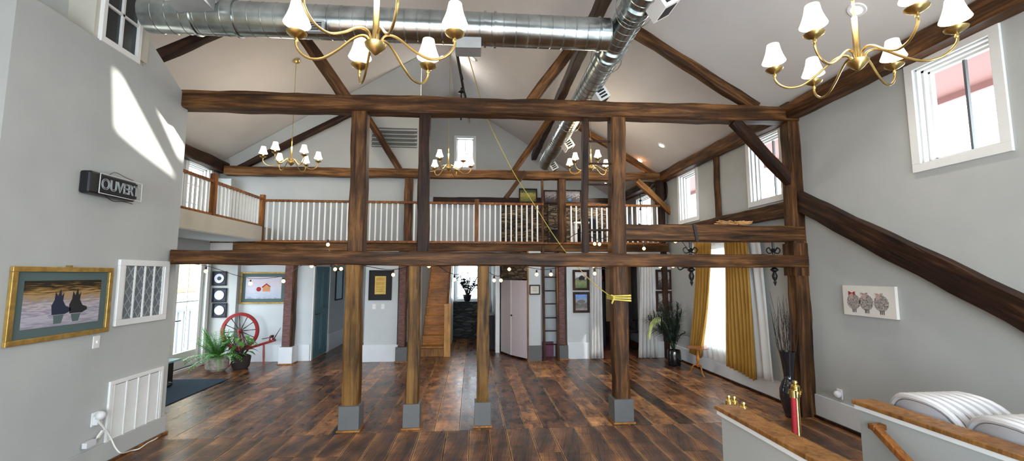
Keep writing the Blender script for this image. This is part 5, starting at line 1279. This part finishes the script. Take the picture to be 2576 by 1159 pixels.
# red spinning wheel
wy = 9.92
t = thing('spinning_wheel', 'bright red spinning wheel in the entry corner under the barn picture', 'spinning wheel', (-4.75, wy, 0))
wc = Vector((-4.915, wy, .70)); rw = .36
mb = MB(t.location); mb.lathe([(rw - .035, -.03), (rw + .02, -.03), (rw + .03, 0), (rw + .02, .03), (rw - .035, .03), (rw - .035, -.03)], wc, 40, axis='Y', cap=False); mb.obj('wheel_rim', M['red'], t)
for k in range(12):
    a = k * PI / 6 + .1; mb = MB(t.location); u = Vector((math.cos(a), 0, math.sin(a)))
    mb.tube([wc + u * .03, wc + u * .12, wc + u * .2, wc + u * (rw - .03)], [.008, .010, .006, .010], 8); mb.obj('spoke', M['twig'], t)
mb = MB(t.location); mb.lathe([(.02, -.06), (.04, -.04), (.04, .04), (.02, .06)], wc, 14, axis='Y'); mb.obj('hub', M['red'], t)
mb = MB(t.location); mb.bar((-5.0, wy, .26), (-4.20, wy, .50), .14, .05); mb.obj('bench', M['red'], t, bevel=.008)
for y in (-.07, .07): mb = MB(t.location); mb.tube([(-4.80, wy + y, .30), (-4.86, wy + y, .5), (-4.915, wy + y, .72)], [.02, .014, .018], 8); mb.obj('wheel_post', M['red'], t)
for x, y, x2, y2, zt_ in ((-4.42, 0, -4.40, 0, .44), (-4.88, -.06, -5.02, -.16, .30), (-4.75, .05, -4.98, .14, .32)):
    mb = MB(t.location); mb.tube([(x, wy + y, zt_), ((x + x2) / 2, wy + (y + y2) / 2, zt_ / 2), (x2, wy + y2, 0)], [.016, .022, .015], 8); mb.obj('leg', M['red'], t)
for y in (-.07, .07): mb = MB(t.location); mb.tube([(-4.28, wy + y, .48), (-4.26, wy + y, .60)], .016, 8); mb.obj('maiden', M['red'], t)
mb = MB(t.location); mb.tube([(-4.27, wy - .09, .58), (-4.27, wy + .09, .58)], .01, 8); mb.lathe([(.03, -.03), (.015, -.02), (.015, .02), (.03, .03)], (-4.27, wy, .58), 12, axis='Y'); mb.obj('bobbin', M['twig'], t)
mb = MB(t.location); mb.tube([(-4.23, wy, .50), (-4.17, wy, .62), (-4.09, wy, .76)], [.012, .009, .005], 6); mb.tube([(-4.46, wy, .53), (-4.3, wy, .56)], .008, 6); mb.obj('distaff', M['twig'], t)

# ------------------------------------------------------------------ things on the loft
mb = MB((2.7, YG - .3, 2.605)); mb.box((.86, YG - .34, 2.605), (XR - .01, YG - .02, 4.08)); mb.box((2.28, YG - .60, 2.605), (2.70, YG - .34, 4.02)); struct('wall_chimney_stone', mb, M['stone'])
mb = MB(); mb.box((.84, YG - .42, 4.08), (XR - .01, YG - .02, 4.12)); struct('trim_9', mb, M['timber_dark'])
t = thing('fireplace_opening', 'black fireplace opening with pale shelf line in the chimney stone', 'fireplace', (2.49, YG - .62, 2.9)); mb = MB(t.location); mb.box((2.33, YG - .63, 2.7), (2.66, YG - .60, 3.25)); mb.obj('firebox', M['ink'], t); mb = MB(t.location); mb.box((2.33, YG - .68, 3.25), (2.66, YG - .60, 3.28)); mb.obj('shelf', M['plinth'], t)
land = grad_mat('printed_landscape_gold', [(.0, (.08, .10, .03)), (.4, (.30, .26, .05)), (.6, (.5, .42, .12)), (.8, (.10, .12, .05)), (1, (.05, .07, .06))], (5, 1, 5), .9, 4, lo=-.2, hi=.2)
for x, w_, h_, bm_, lab in ((1.70, .58, .46, land, 'yellow-green landscape picture standing on the dark loft ledge, leftmost of three'), (2.42, .46, .42, ph['c'], 'dark framed dim picture on the loft ledge between two posts'), (3.12, .56, .44, ph['c'], 'dark framed picture with a blue patch on the loft ledge, rightmost of three')):
    t, pr, a, b_ = picture('framed_picture', lab, (x, YG - .24, 4.12 + h_ / 2), w_, h_, 'back', .04, 'timber_dark', bgm=bm_); t.rotation_euler[0] = -.06
    if x > 3: art(pr, 'blue_patch', [ell(-.10, -.09, .06, .05)], mat('blue_paint_patch', (.05, .18, .35), .7))
t = thing('white_side_table', 'small white side table on the loft behind the right balusters', 'table', (2.78, 11.2, 2.605))
mb = MB(t.location); mb.box((2.58, 11.0, 3.20), (2.98, 11.4, 3.25)); mb.obj('table_top', M['white'], t, bevel=.004)
for x in (2.62, 2.94):
    for y in (11.04, 11.36): mb = MB(t.location); mb.box((x - .02, y - .02, 2.605), (x + .02, y + .02, 3.2)); mb.obj('leg', M['white'], t)
def sofa(x0, x1, y, lab, face):
    t = thing('armchair', lab, 'armchair', ((x0 + x1) / 2, y, 2.605))
    mb = MB(t.location); mb.box((x0, y, 2.68), (x1, y + .7, 3.05)); mb.obj('seat', M['dark_cloth'], t, bevel=.05)
    mb = MB(t.location); mb.box((x0, y + .55, 3.0), (x1, y + .75, 3.55)); mb.obj('backrest', M['dark_cloth'], t, bevel=.07)
    for x in (x0 - .06, x1 - .06): mb = MB(t.location); mb.box((x, y, 2.68), (x + .12, y + .7, 3.22)); mb.obj('armrest', M['dark_cloth'], t, bevel=.04)
    for x in (x0, x1 - .04):
        for yy in (y + .04, y + .66): mb = MB(t.location); mb.box((x, yy, 2.605), (x + .04, yy + .04, 2.69)); mb.obj('leg', M['timber_dark'], t)
sofa(3.10, 3.60, 11.9, 'black armchair behind the balusters right of the white side table', 1); sofa(3.85, 4.32, 11.0, 'black armchair behind the rightmost balusters near the bright loft window', 1)
t = thing('oval_plaque', 'oval dark wooden plaque high on the right wall of the loft', 'plaque', (XR, 10.12, 3.92))
mb = MB((XR, 10.12, 3.92)); mb.lathe([(.001, -.035), (.15, -.035), (.20, -.03), (.22, 0)], (XR, 10.12, 3.92), 28, axis='X', sx=.85, sy=1.1); mb.obj('board', M['timber_dark'], t); mb = MB((XR, 10.12, 3.92)); mb.lathe([(.001, -.05), (.06, -.045), (.08, -.035)], (XR, 10.12, 3.92), 16, axis='X'); mb.obj('boss', M['timber'], t)
p = Vector((4.32, 10.9, 3.9)); t = thing('iron_hanger', 'small black iron hanger with finial before the bright loft window', 'hook', p)
mb = MB(p); mb.tube([p + Vector((0, 0, .1)), p + Vector((0, 0, -.35))], .012, 6); mb.tube([p + Vector((0, 0, .08)), p + Vector((.2, 0, .08))], .012, 6)
for z in (-.1, -.22, -.32): mb.lathe([(.01, .03), (.045, 0), (.01, -.03)], p + Vector((0, 0, z)), 10)
mb.obj('stem', M['black'], t)
# slatted opening high on the upper partition
t = thing('slatted_vent', 'pale grey horizontal slats in a recess high behind the far bent', 'vent', (-1.86, 10.198, 5.02))
mb = MB(); mb.box((-.52, -.006, -.17), (.52, 0, .30)); mb.obj('backing', M['plinth'], t)
for k in range(5): mb = MB(); z = -.14 + k * .095; mb.obox((0, -.04, z), (.52, 0, 0), (0, .03, .018), (0, -.004, .008)); mb.obj('slat', mat('grey_green_slat', (.33, .38, .36), .6) if k == 0 else bpy.data.materials['grey_green_slat'], t)
